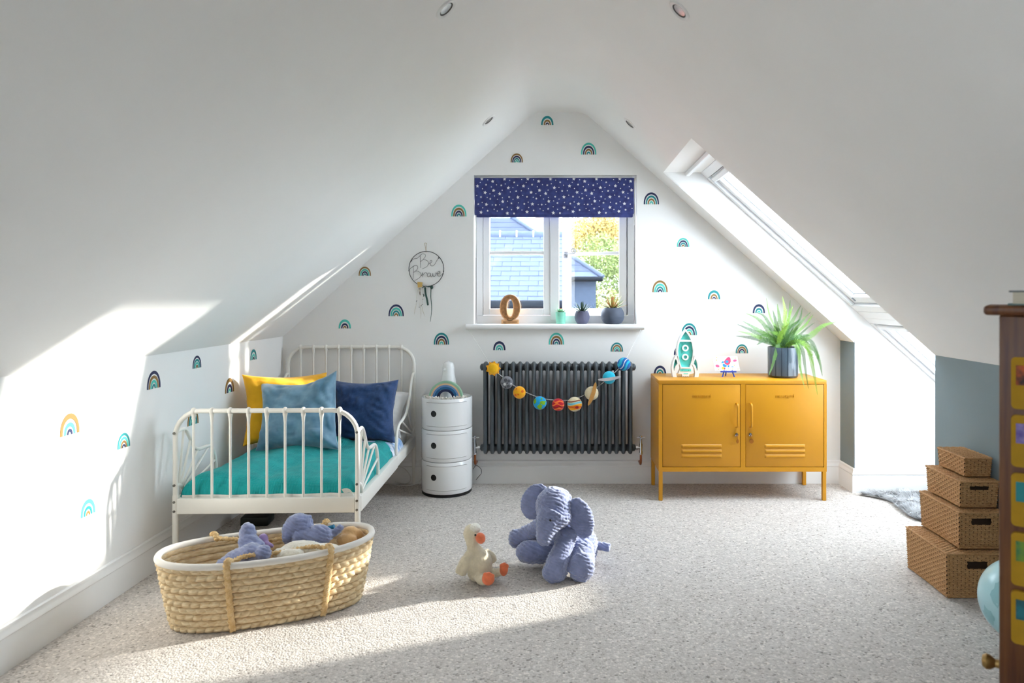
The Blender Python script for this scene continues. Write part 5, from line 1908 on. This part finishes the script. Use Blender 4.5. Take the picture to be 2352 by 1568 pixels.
for sgn, ths in ((-1, (radians(-110), radians(-58))), (1, (radians(58), radians(122)))):
    tops = []
    for th in ths:
        path = [bpt(th, z, 0.014) for z in (0.006, 0.05, 0.10, 0.15, 0.20, BH - 0.005)]
        path += [bpt(th, BH + 0.020, 0.010), bpt(th, BH + 0.024, -0.006), bpt(th, BH + 0.006, -0.022)]
        braid(path, 0.0085, 16)
        tops.append(bpt(th, BH + 0.010, -0.016))
    a, b = tops
    mid = (a + b) / 2 + Vector((0, -sgn * 0.070, -0.012))
    braid([a, a * 0.7 + mid * 0.3 + Vector((0, -sgn * 0.020, 0.006)), mid, b * 0.7 + mid * 0.3 + Vector((0, -sgn * 0.020, 0.006)), b], 0.0080, 14, 'handle')

# ---- soft toys in the basket
tb = Tr(380 / 2352, 480, 1160)
def simple_plush(name, label, m, parts, tubes=(), voxel=0.006, amp=0.0050, period=0.014, seed=0, kind='wave'):
    def f(mb):
        for (x, y, Y, rx, ry, rd) in parts:
            mb.ball(tb.p(x, y, Y), (tb.r(rx, Y), tb.r(rd, Y), tb.r(ry, Y)), 20, 14)
        for pts, rs in tubes:
            mb.tube(catmull([tb.p(*q) for q in pts], 5), [tb.r(a, pts[0][2]) for a in interp(rs, (len(pts) - 1) * 5 + 1)], 12)
    o = plush_mesh(name, f, m, voxel, amp, period, seed, kind=kind)
    tag(o, label, 'soft toy', 'soft toys in the moses basket')
    return o
simple_plush('plush_elephant', 'blue plush elephant lying in the left half of the basket with one ear up', blue_fur,
             [(470, 740, 2.62, 240, 120, 190), (600, 660, 2.62, 160, 110, 150), (760, 690, 2.61, 115, 115, 110), (560, 520, 2.68, 140, 110, 110), (270, 830, 2.60, 160, 90, 150)],
             [(((555, 470, 2.69), (550, 360, 2.70), (575, 275, 2.70)), [115, 105, 70]), (((600, 480, 2.68), (680, 540, 2.67), (760, 590, 2.66)), [80, 70, 60])], seed=21)
simple_plush('plush_elephant', 'blue plush elephant with raised tail in the right half of the basket', blue_fur,
             [(1270, 270, 2.80, 175, 150, 150), (1180, 350, 2.79, 130, 150, 120), (1400, 260, 2.82, 80, 130, 60), (1560, 430, 2.79, 190, 150, 150), (1420, 430, 2.79, 160, 130, 140), (1280, 470, 2.77, 90, 120, 90), (1120, 440, 2.77, 70, 130, 70)],
             [(((1700, 430, 2.80), (1800, 380, 2.81), (1890, 290, 2.82)), [55, 52, 48])], seed=27)
simple_plush('plush_lamb', 'cream plush toy lying flat in the middle of the basket', white_fur,
             [(1330, 620, 2.69, 300, 115, 150), (1640, 640, 2.72, 260, 95, 130), (1080, 690, 2.66, 190, 90, 110), (1180, 700, 2.63, 190, 80, 80)], (), amp=0.0028, seed=31, kind='noise')
simple_plush('plush_octopus', 'small lilac plush toy behind the left elephant in the basket', mat('lilac_plush', '#A58CC0', 0.9, var=0.1, sheen=0.5),
             [(770, 480, 2.74, 75, 80, 70)], [(((770, 520, 2.74), (830, 560, 2.72), (920, 585, 2.71)), [60, 50, 26])], amp=0.001, seed=33, kind='noise')
simple_plush('plush_bear', 'tan plush toy tucked into the right end of the basket', mat('tan_plush', '#D9AE78', 0.9, var=0.08, sheen=0.5),
             [(2010, 380, 2.86, 120, 85, 90), (1960, 490, 2.83, 150, 85, 100), (2120, 420, 2.87, 80, 80, 60)], (), amp=0.0018, seed=35, kind='noise')
o = MB().tube([tb.p(1690, 330, 2.86), tb.p(1780, 300, 2.86)], 0.009, 10).build('toy_peg', mat('petrol_blue_wood', '#1B7FA8', 0.5))
tag(o, 'petrol blue wooden toy peg beside the elephant tail in the basket', 'toy', 'small toys in the moses basket')
o = MB().tube(catmull([tb.p(790, 840, 2.555), tb.p(880, 835, 2.56), tb.p(1010, 825, 2.565)], 6), [0.009 + 0.002 * (k % 2) for k in range(13)], 10).build('toy_beads', mat('denim_beads', '#6E8AA8', 0.6))
tag(o, 'string of blue beads lying inside the front rim of the basket', 'toy', 'small toys in the moses basket')
o = MB().box(tuple(tb.p(1050, 830, 2.57) - Vector((0.012, 0.008, 0.008))), tuple(tb.p(1050, 830, 2.57) + Vector((0.012, 0.008, 0.010))), 0.004, seg=2).build('toy_block', mat('yellow_wood', '#E6C23A', 0.5))
tag(o, 'small yellow wooden block inside the front rim of the basket', 'toy', 'small toys in the moses basket')

# ================================================================== stacked seagrass boxes
sea = mat('seagrass', '#B08254', 0.8, scale=160, c2='#C99C6C', bump=0.3, bscale=260)
seadark = mat('seagrass_gap_shade', '#3A281A', 0.95)  # dark colour stands in for the shade inside weave gaps and slots
def woven(fn, wid, hei, hole=None, ps=0.0165, pr_=0.0092, amp=0.0034):
    """fn(u,v,d) -> point; wid/hei in metres; hole = (u0,u1,v0,v1)"""
    ns, nr = max(4, int(wid / ps)), max(3, int(hei / pr_))
    nu, nv = ns * 4 + 1, nr * 4 + 1
    vs, fs = [], []
    for j in range(nv):
        for i in range(nu):
            u, v = i / (nu - 1), j / (nv - 1)
            k, r = u * ns, v * nr
            row = min(int(r), nr - 1)
            sec = abs(sin(pi * (r - row)))
            d = amp * (cos(pi * k + pi * row) * 0.75 * sec + 0.9 * sec ** 0.6 - 0.6)
            vs.append(fn(u, v, d))
    for j in range(nv - 1):
        for i in range(nu - 1):
            if hole:
                u, v = (i + .5) / (nu - 1), (j + .5) / (nv - 1)
                if hole[0] < u < hole[1] and hole[2] < v < hole[3]:
                    continue
            ks, kr = i // 4, j // 4
            if i % 4 == 2 and j % 4 in (0, 3) and (ks + kr) % 2 == 0 and 4 < j < nv - 5:
                continue                      # gap where the strand dives under a stake
            fs.append((j * nu + i, j * nu + i + 1, (j + 1) * nu + i + 1, (j + 1) * nu + i))
    return MB().add(vs, fs)
def seabox(label, xl, yf, yb, z0, z1, xr, hole=True):
    t = thing('seagrass_box', label, 'box', ((xl + xr) / 2, (yf + yb) / 2, z0), 0, 'stacked seagrass boxes')
    tp = 0.012
    H = z1 - z0
    hl = 0.035 if H > 0.1 else 0.02
    lz = z1 - hl * 0
    def wall(a, b, n):
        a, b, n = Vector(a), Vector(b), Vector(n)
        def fn(u, v, d):
            p = a + (b - a) * u
            k = tp * (1 - v)
            c = Vector(((xl + xr) / 2, (yf + yb) / 2, 0))
            p = p + (c - p).normalized() * k * 0.7
            return Vector((p.x, p.y, z0 + 0.001 + (H - 0.004) * v)) + n * d
        return fn, (b - a).length
    sides = [((xl, yf), (xr, yf), (0, -1, 0), True), ((xl, yb), (xl, yf), (-1, 0, 0), False), ((xr, yf), (xr, yb), (1, 0, 0), False), ((xr, yb), (xl, yb), (0, 1, 0), False)]
    for a, b, n, fr_ in sides:
        fn, wid = wall((*a, 0), (*b, 0), n)
        q = 0.040 / wid
        hh = (0.5 - q, 0.5 + q, 0.66, 0.82) if (fr_ and hole) else None
        w = woven(fn, wid, H, hh)
        w.build('woven_side', sea, t, world=True, smooth=180, fix=False)
    def top(u, v, d):
        return Vector((xl - 0.003 + (xr - xl + 0.006) * u, yf - 0.003 + (yb - yf + 0.006) * v, z1 - 0.0035 + d))
    woven(top, xr - xl, yb - yf, None, 0.0150, 0.0100).build('lid', sea, t, world=True, smooth=180, fix=False)
    e = [(xl, yf, z1 - 0.005), (xr, yf, z1 - 0.005), (xr, yb, z1 - 0.005), (xl, yb, z1 - 0.005)]
    pts = []
    for k in range(4):
        a, b = Vector(e[k]), Vector(e[(k + 1) % 4])
        m_ = max(2, int((b - a).length / 0.008))
        pts += [a + (b - a) * j / m_ for j in range(m_)]
    MB().tube(pts, [0.0042 + 0.0012 * sin(k * 1.7) for k in range(len(pts))], 6, closed=True).build('lid_edge', sea, t, world=True)
    MB().box((xl + 0.013, yf + 0.013, z0 + 0.002), (xr - 0.013, yb - 0.013, z1 - 0.009)).build('shade_core', seadark, t, world=True, smooth=0)  # dark filler box added so gaps and handle slots look shaded
BR = 1.832
seabox('largest seagrass box with handle slot, lowest of the stack by the right wall', 1.580, 2.800, 3.130, 0.0, 0.190, BR)
seabox('seagrass box with handle slot, second from the floor in the stack', 1.648, 2.828, 3.140, 0.192, 0.351, BR)
seabox('flat seagrass box with handle slot, second from the top of the stack', 1.672, 2.862, 3.130, 0.353, 0.470, BR)
seabox('smallest seagrass box without handle slot, topmost of the stack', 1.716, 2.906, 3.115, 0.472, 0.557, BR, False)

# ================================================================== sheepskin in the recess
out = [(1.868, 4.265), (1.925, 4.205), (1.985, 4.115), (1.975, 3.96), (1.965, 3.82), (2.04, 3.68), (2.28, 3.60), (2.55, 3.68), (2.66, 3.95), (2.62, 4.22), (2.3, 4.285), (2.05, 4.29)]
cp = [Vector((a, b, 0)) for a, b in out]
cpl = catmull(cp, 5, closed=True)
furm = mat('grey_sheepskin', '#8E8D8D', 0.95, scale=14, c2='#D0D0D1', detail=2)
skin = MB()
cen = Vector((2.28, 3.95, 0))
skin.grid(lambda u, v: (cpl[int(round(u * len(cpl))) % len(cpl)] * (1 - v) + cen * v) + Vector((0, 0, 0.006 + 0.012 * min(1, v * 5))), len(cpl), 6, closed_u=True)
fs_ = skin.build('sheepskin', furm, None)
tag(fs_, 'shaggy pale grey sheepskin rug lying in the window recess', 'rug')
def inside(x, y):
    c = False
    j = len(cpl) - 1
    for i in range(len(cpl)):
        a, b = cpl[i], cpl[j]
        if (a.y > y) != (b.y > y) and x < (b.x - a.x) * (y - a.y) / (b.y - a.y) + a.x:
            c = not c
        j = i
    return c
rh = random.Random(3)
hv, hf_ = [], []
cnt = 0
while cnt < 15000:
    x, y = rh.uniform(1.86, 2.66), rh.uniform(3.58, 4.29)
    if not inside(x, y):
        continue
    cnt += 1
    b = Vector((x, y, 0.010))
    n = noise.noise(Vector((x * 9, y * 9, 0))) * 2.5
    an = n + rh.uniform(-0.6, 0.6) + pi * 0.9
    L = rh.uniform(0.030, 0.055)
    d = Vector((cos(an), sin(an) * 0.8 - 0.25, rh.uniform(0.35, 0.9))).normalized()
    m1 = b + d * L * 0.55
    tip = b + d * L + Vector((0, 0, -0.012))
    tip.z = max(0.003, tip.z)
    s_ = d.cross(Vector((0, 0, 1))).normalized() * 0.0016
    o = len(hv)
    hv += [b - s_, b + s_, m1 + s_ * 0.8, m1 - s_ * 0.8, tip]
    hf_ += [(o, o + 1, o + 2, o + 3), (o + 3, o + 2, o + 4)]
fo_ = MB().add(hv, hf_).build('fleece', furm, fs_, smooth=180, fix=False)
fo_['kind'] = 'stuff'

# turquoise toy stand behind the boxes
ts = thing('toy_stand', 'turquoise toy with a round knob peeping out behind the seagrass boxes', 'toy', (1.99, 3.50, 0))
tq = mat('turquoise_plastic', '#21B7C7', 0.35)
MB().lathe([(0, 0), (0.06, 0), (0.062, 0.012), (0.02, 0.022), (0.012, 0.05), (0.010, 0.36), (0.014, 0.372), (0, 0.374)], 24).build('post', tq, ts)
MB().ball((-0.004, 0, 0.392), (0.024, 0.024, 0.019), 18, 12).build('knob', tq, ts, smooth=180)

# ================================================================== globe, cabinet and book in the right foreground
glm = mat('pale_blue_globe', '#A5D2DC', 0.3, scale=3.5, c2='#B9DDDF', detail=6, coat=0.3)
gl = thing('globe', 'pale blue globe on the carpet beside the seagrass boxes', 'globe', (1.640, 2.415, 0))
MB().lathe([(0, 0), (0.075, 0), (0.080, 0.006), (0.07, 0.014), (0.03, 0.020), (0, 0.022)], 32).build('stand', mat('globe_stand', '#BFC7C8', 0.4), gl)
MB().ball((0, 0, 0.164), 0.146, 48, 32).build('sphere', glm, gl, smooth=180)
cont = mat('globe_land', '#8FBFC6', 0.4, var=0.05)
def land(lat, lon, ra, rb_, seed):
    vs, fs = [], []
    n, R = 20, 0.1464
    c = (lat, lon)
    vs.append((0, 0))
    for k in (1, 2):
        for j in range(n):
            a = 2 * pi * j / n
            f = (1 + 0.55 * noise.noise(Vector((cos(a) * 2 + seed, sin(a) * 2, seed)))) * k / 2
            vs.append((ra * f * cos(a), rb_ * f * sin(a)))
    q = [(R * cos(c[0] + b) * cos(c[1] + a), R * cos(c[0] + b) * sin(c[1] + a), 0.164 + R * sin(c[0] + b)) for a, b in vs]
    for j in range(n):
        fs.append((0, 1 + j, 1 + (j + 1) % n))
        fs.append((1 + j, 1 + (j + 1) % n, 1 + n + (j + 1) % n, 1 + n + j))
    MB().add(q, fs).build('land', cont, gl, smooth=180)
land(0.35, radians(200), 0.16, 0.30, 1)
land(-0.35, radians(185), 0.20, 0.22, 5)
land(0.1, radians(240), 0.2, 0.35, 8)

pine = bpy.data.materials.new('antique_pine')
pine.use_nodes = True
nt = pine.node_tree
pb = nt.nodes['Principled BSDF']
pb.inputs['Roughness'].default_value = 0.45
tcn = nt.nodes.new('ShaderNodeTexCoord')
mpn = nt.nodes.new('ShaderNodeMapping')
mpn.inputs['Scale'].default_value = (9, 9, 0.7)
nt.links.new(tcn.outputs['Object'], mpn.inputs[0])
nzn = nt.nodes.new('ShaderNodeTexNoise')
nzn.inputs['Scale'].default_value = 6
nzn.inputs['Detail'].default_value = 6
nt.links.new(mpn.outputs[0], nzn.inputs['Vector'])
crn = nt.nodes.new('ShaderNodeValToRGB')
crn.color_ramp.elements[0].position = 0.35
crn.color_ramp.elements[0].color = (*lin('#4A230A'), 1)
crn.color_ramp.elements[1].position = 0.7
crn.color_ramp.elements[1].color = (*lin('#74451A'), 1)
nt.links.new(nzn.outputs['Fac'], crn.inputs[0])
nt.links.new(crn.outputs[0], pb.inputs['Base Color'])
cx_, cy_ = (2295 - 1290) * 1.55 / FPX, 1.55
pc = thing('pine_cabinet', 'dark pine cabinet at the right edge with yellow picture pockets on its end', 'cabinet', (cx_, cy_, 0), atan2(-0.55, 0.835))
PW, PD, PH = 0.38, 0.26, 1.222
c_ = MB()
c_.box((0, 0, 0.04), (PW, PD, PH - 0.022), 0.004, seg=2)
c_.build('carcass', pine, pc)
MB().box((-0.006, -0.006, 0), (PW + 0.006, PD + 0.006, 0.09), 0.004, seg=2).build('plinth', pine, pc)
MB().box((-0.030, -0.024, PH - 0.022), (PW + 0.02, PD + 0.01, PH), 0.008, seg=3).build('top', pine, pc)
brass = mat('aged_brass', '#9A7A48', 0.35, 0.7)
MB().lathe([(0, 0), (0.010, 0), (0.009, 0.008), (0.016, 0.018), (0.018, 0.026), (0.013, 0.034), (0, 0.037)], 20, M=Matrix.Translation((0.0, 0.05, 0.385)) @ Matrix.Rotation(-pi / 2, 4, 'Y')).build('knob', brass, pc)
MB().tube([(0.055, -0.002, 1.125), (0.055, -0.014, 1.128), (0.055, -0.016, 1.145)], 0.005, 8).build('hook', blk, pc)
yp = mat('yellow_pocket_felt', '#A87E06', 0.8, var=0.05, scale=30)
pk = MB().box((0.020, -0.0035, 0.455), (0.36, 0.0, 1.118), 0.001)
zrow = [(819, 937), (951, 1069), (1084, 1204), (1219, 1339), (1352, 1472)]
cc = [mat('card_orange', '#C2571E', 0.6, scale=40, c2='#2A1A16'), mat('card_purple', '#5A4A8E', 0.6, scale=60, c2='#8A7AB0'), mat('card_teal', '#1E7C80', 0.6), mat('card_green', '#1E6A4C', 0.6, scale=50, c2='#6A8A2A'), mat('card_black', '#12161C', 0.6, scale=30, c2='#1F6A74')]
for k, (y0, y1) in enumerate(zrow):
    Yd = 1.535
    za, zb = EYE - (y0 - 680) * Yd / FPX, EYE - (y1 - 680) * Yd / FPX
    pts = rrect(0.0225, zb, 0.34, za, 0.010, 4)
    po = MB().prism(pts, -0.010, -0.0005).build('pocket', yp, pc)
    MB().box((0.0315, -0.012, za - 0.062), (0.150, -0.0102, za - 0.018), 0.0006).build('picture_card', cc[k], po)
bko = thing('book', 'book with teal cover lying on top of the pine cabinet', 'book', (cx_ + 0.835 * 0.016, cy_ - 0.55 * 0.016, PH), atan2(-0.55, 0.835))
tl = mat('grey_teal_cover', '#6E8A88', 0.6)
MB().box((0, 0.0, 0), (0.20, 0.15, 0.004), 0.001).build('cover', tl, bko)
MB().box((0.002, 0.0, 0.030), (0.20, 0.15, 0.034), 0.001).build('cover', mat('grey_cover', '#6B7072', 0.6), bko)
MB().box((0.010, 0.004, 0.004), (0.194, 0.146, 0.030)).build('pages', mat('cream_pages', '#CFC6B2', 0.9, stretch=(1, 1, 90), scale=20, var=0.1), bko)

# black device box under the bed
bb = thing('device_box', 'black plastic box lying on the carpet under the bed', 'box', (-1.665, 3.74, 0), 0.1)
MB().box((-0.072, -0.06, 0), (0.072, 0.06, 0.052), 0.008, seg=3).build('case', mat('dark_green_black', '#0E1716', 0.4), bb)
MB().box((-0.05, -0.045, 0.0515), (0.05, 0.03, 0.0525), 0.0004).build('top_panel', blk, bb)
# ================================================================== outside the gable window
GZ = -3.2
gm = mat('garden_ground', '#5B6048', 0.95, spec=0.05, var=0.25, scale=1.5)
struct(MB().box((-40, 5.4, GZ - 0.2), (40, 70, GZ)).build('ground', gm, smooth=0))
slt = mat('blue_grey_slate', '#434A5C', 0.6, spec=0.05, scale=3.0, c2='#4C5468', bump=0.2, bscale=40)
slt2 = mat('blue_grey_slate_b', '#3C4252', 0.6, spec=0.05, var=0.06, scale=3.0, bump=0.2, bscale=40)
leadm = mat('ridge_tile_clay', '#434B5C', 0.6, spec=0.05, var=0.1)
brk = mat('red_brick_wall', '#9A5040', 0.9, spec=0.05, var=0.15, scale=30)
gut = mat('dark_gutter', '#10151C', 0.5, spec=0.05)
pale = mat('pale_mortar', '#9A9DA6', 0.8, spec=0.05)

nh = thing('neighbour_house', 'slate-roofed house with red brick wall right outside the window', 'house', (-2.0, 9.6, GZ))
ey, ez, ry, rz_ = 9.0, 1.170, 10.30, 2.156
sl_len = sqrt((ry - ey) ** 2 + (rz_ - ez) ** 2)
ang = atan2(rz_ - ez, ry - ey)
XA, XB = -3.2, 0.075
w_ = MB()
w_.box((XA - 3.5, ey + 0.12, GZ), (XB - 0.05, ry * 2 - ey, ez + 0.03))
w_.build('wall', brk, nh, world=True, smooth=0)
rf_ = MB()
n_ = Vector((0, -sin(ang), cos(ang)))
a0, a1 = Vector((0, ey, ez)), Vector((0, ry, rz_))
rf_.prism([(ey, ez - 0.02), (ry, rz_ - 0.02), (2 * ry - ey, ez - 0.02)], XA - 3.5, XB - 0.01, axis='X')
roof = rf_.build('roof', slt2, nh, world=True, smooth=0)
rows = 14
ex = sl_len / rows
sw_ = 0.262
sm0 = MB().box((-sw_ / 2 + 0.002, 0, 0.0), (sw_ / 2 - 0.002, ex * 1.25, 0.010))
proto = None
rr_ = random.Random(2)
for r in range(rows):
    k0 = int((XB - XA) / sw_) + 1
    for k in range(k0):
        x = XB - (k + 0.5) * sw_ + (sw_ / 2 if r % 2 else 0)
        if x + sw_ / 2 > XB + 0.005 + sw_ / 2:
            continue
        if proto is None:
            proto = sm0.build('slate', slt, roof, smooth=0)
            o = proto
        else:
            o = proto.copy()
            col.objects.link(o)
        o.parent = roof
        p = a0 + (a1 - a0).normalized() * (r * ex - 0.01) + n_ * (0.004 + rr_.uniform(0, 0.004))
        M = Matrix.Translation((x, p.y, p.z)) @ Matrix.Rotation(ang - radians(3.2), 4, 'X') @ Matrix.Rotation(rr_.uniform(-0.006, 0.006), 4, 'Z')
        o.matrix_local = parent_world(roof).inverted() @ M
        if r % 2 and k == 0:
            o.scale = (0.5, 1, 1)
            o.location.x -= sw_ / 4
for k in range(13):
    x = XB - 0.125 - 0.25 * k
    MB().tube([(x - 0.122, ry, rz_ + 0.010), (x + 0.122, ry, rz_ + 0.010)], 0.055, 12).build('ridge_tile', leadm, roof, world=True)
    MB().box((x - 0.137, ry - 0.062, rz_ - 0.03), (x - 0.113, ry + 0.06, rz_ + 0.075), 0.006).build('ridge_joint', pale, roof, world=True)
MB().tube([(XA - 3.4, ey - 0.05, ez - 0.035), (XB, ey - 0.05, ez - 0.035)], 0.055, 12).build('gutter', gut, nh, world=True)

fh = thing('hipped_house', 'farther house with slate hipped roof and slate-hung wall behind the first roof', 'house', (-2.0, 14.5, GZ))
hx_, hy0, hz0 = 0.779, 13.0, 1.600
MB().box((-6, hy0 + 0.12, GZ), (hx_ - 0.12, 16.4, hz0)).build('wall', mat('slate_hung_wall', '#333C4A', 0.7, spec=0.05, scale=30, c2='#3E495A', stretch=(1, 1, 3)), fh, world=True, smooth=0)
top1, top2 = Vector((-1.07, 14.6, 2.92)), Vector((-6, 14.6, 2.92))
hr_ = MB()
hr_.add([(-6, hy0, hz0), (hx_, hy0, hz0), top1, top2, (hx_, 16.5, hz0), (-6, 16.5, hz0)], [(0, 1, 2, 3), (1, 4, 2), (4, 5, 3, 2), (0, 5, 4, 1), (0, 3, 5)])
h_roof = hr_.build('roof', slt, fh, world=True, smooth=0)
MB().tube([(hx_ + 0.01, hy0 - 0.01, hz0 + 0.01), tuple(top1 + Vector((0, 0, 0.02)))], 0.045, 10).build('hip_tile', leadm, h_roof, world=True)
MB().tube([(-6, hy0 - 0.03, hz0 - 0.03), (hx_, hy0 - 0.03, hz0 - 0.03)], 0.05, 10).build('gutter', gut, fh, world=True)
# courses on the far roof, as raised battens of slate
cr_ = MB()
for k in range(1, 11):
    t = k / 11
    y, z = hy0 + 1.6 * t, hz0 + 1.32 * t
    xr_ = hx_ + (top1.x - hx_) * t
    cr_.add([(-6, y - 0.006, z + 0.001), (xr_, y - 0.006, z + 0.001), (xr_, y - 0.002, z + 0.016), (-6, y - 0.002, z + 0.016), (xr_, y + 0.12, z + 0.105), (-6, y + 0.12, z + 0.105)], [(0, 1, 2, 3), (3, 2, 4, 5)])
co_ = cr_.build('slate_courses', slt2, h_roof, world=True, smooth=0)
co_['kind'] = 'stuff'

cs_ = thing('chimney', 'pinkish brick chimney stack rising behind the roofs', 'chimney', (-0.96, 30, GZ))
bp_ = mat('pink_brick', '#B08880', 0.9, spec=0.05, var=0.1, scale=20)
MB().box((-0.62, -0.4, 0), (0.52, 0.4, 1.243 + 148 * 30 / FPX - GZ), 0.02).build('shoulder', bp_, cs_)
MB().box((-0.19, -0.2, 6.8), (0.19, 0.2, 1.243 + 196 * 30 / FPX - GZ), 0.01).build('stack', bp_, cs_)
MB().tube([(0, 0, 8.0), (0, 0, 8.6)], 0.12, 12).build('pot', bp_, cs_)

bark = mat('tree_bark', '#5C4A38', 0.95, spec=0.05, var=0.2, scale=8)
leafs = [mat('leaf_green', '#6E7A4C', 0.7, spec=0.05, var=0.25, scale=2), mat('leaf_olive', '#87885C', 0.7, spec=0.05, var=0.25, scale=2), mat('leaf_autumn', '#A08A54', 0.7, spec=0.05, var=0.25, scale=2), mat('leaf_blue_green', '#5E7468', 0.7, spec=0.05, var=0.2, scale=2)]
def tree(label, x, y, zc_, R, m, seed, n=15000):
    t = thing('garden_tree', label, 'tree', (x, y, GZ), 0, 'garden trees')
    r = random.Random(seed)
    H = zc_ - GZ
    MB().tube(catmull([(0, 0, 0), (0.1, 0, H * 0.4), (-0.05, 0.1, H * 0.8), (0, 0, H + R * 0.3)], 4), [0.22 - 0.014 * k for k in range(13)], 8).build('trunk', bark, t)
    vs, fs = [], []
    lobes = [(Vector((r.uniform(-.6, .6), r.uniform(-.6, .6), r.uniform(-.6, .7))) * R, r.uniform(.35, .6) * R) for _ in range(9)] + [(Vector((0, 0, 0)), R * 0.7)]
    for k in range(n):
        c, q = r.choice(lobes)
        d = Vector((r.gauss(0, 1), r.gauss(0, 1), r.gauss(0, 1))).normalized()
        p = c + d * q * r.uniform(0.75, 1.0) + Vector((0, 0, H))
        a = Vector((r.gauss(0, 1), r.gauss(0, 1), r.gauss(0, 1))).normalized()
        b = a.cross(d)
        b = b.normalized() if b.length > 1e-3 else Vector((1, 0, 0))
        s = r.uniform(0.028, 0.055)
        o = len(vs)
        vs += [p - a * s, p + b * s * 0.5, p + a * s, p - b * s * 0.5]
        fs.append((o, o + 1, o + 2, o + 3))
    f = MB().add(vs, fs).build('foliage', m, t, smooth=0, fix=False)
    f['kind'] = 'stuff'
tree('yellow-green tree filling the right pane behind the hipped roof', 2.05, 20.5, 1.4, 1.7, leafs[0], 1)
tree('autumn-yellow tree standing high in the upper right pane', 1.15, 24.0, 3.3, 1.5, leafs[2], 2)
tree('blue-green tree at the upper right corner of the window', 3.0, 26.0, 4.0, 2.2, leafs[3], 3)
tree('olive tree low in the right pane beside the slate-hung wall', 1.75, 17.5, 0.0, 1.3, leafs[1], 4)
tree('green tree partly hidden by the right window frame', 4.4, 22.0, 2.0, 2.2, leafs[0], 5)
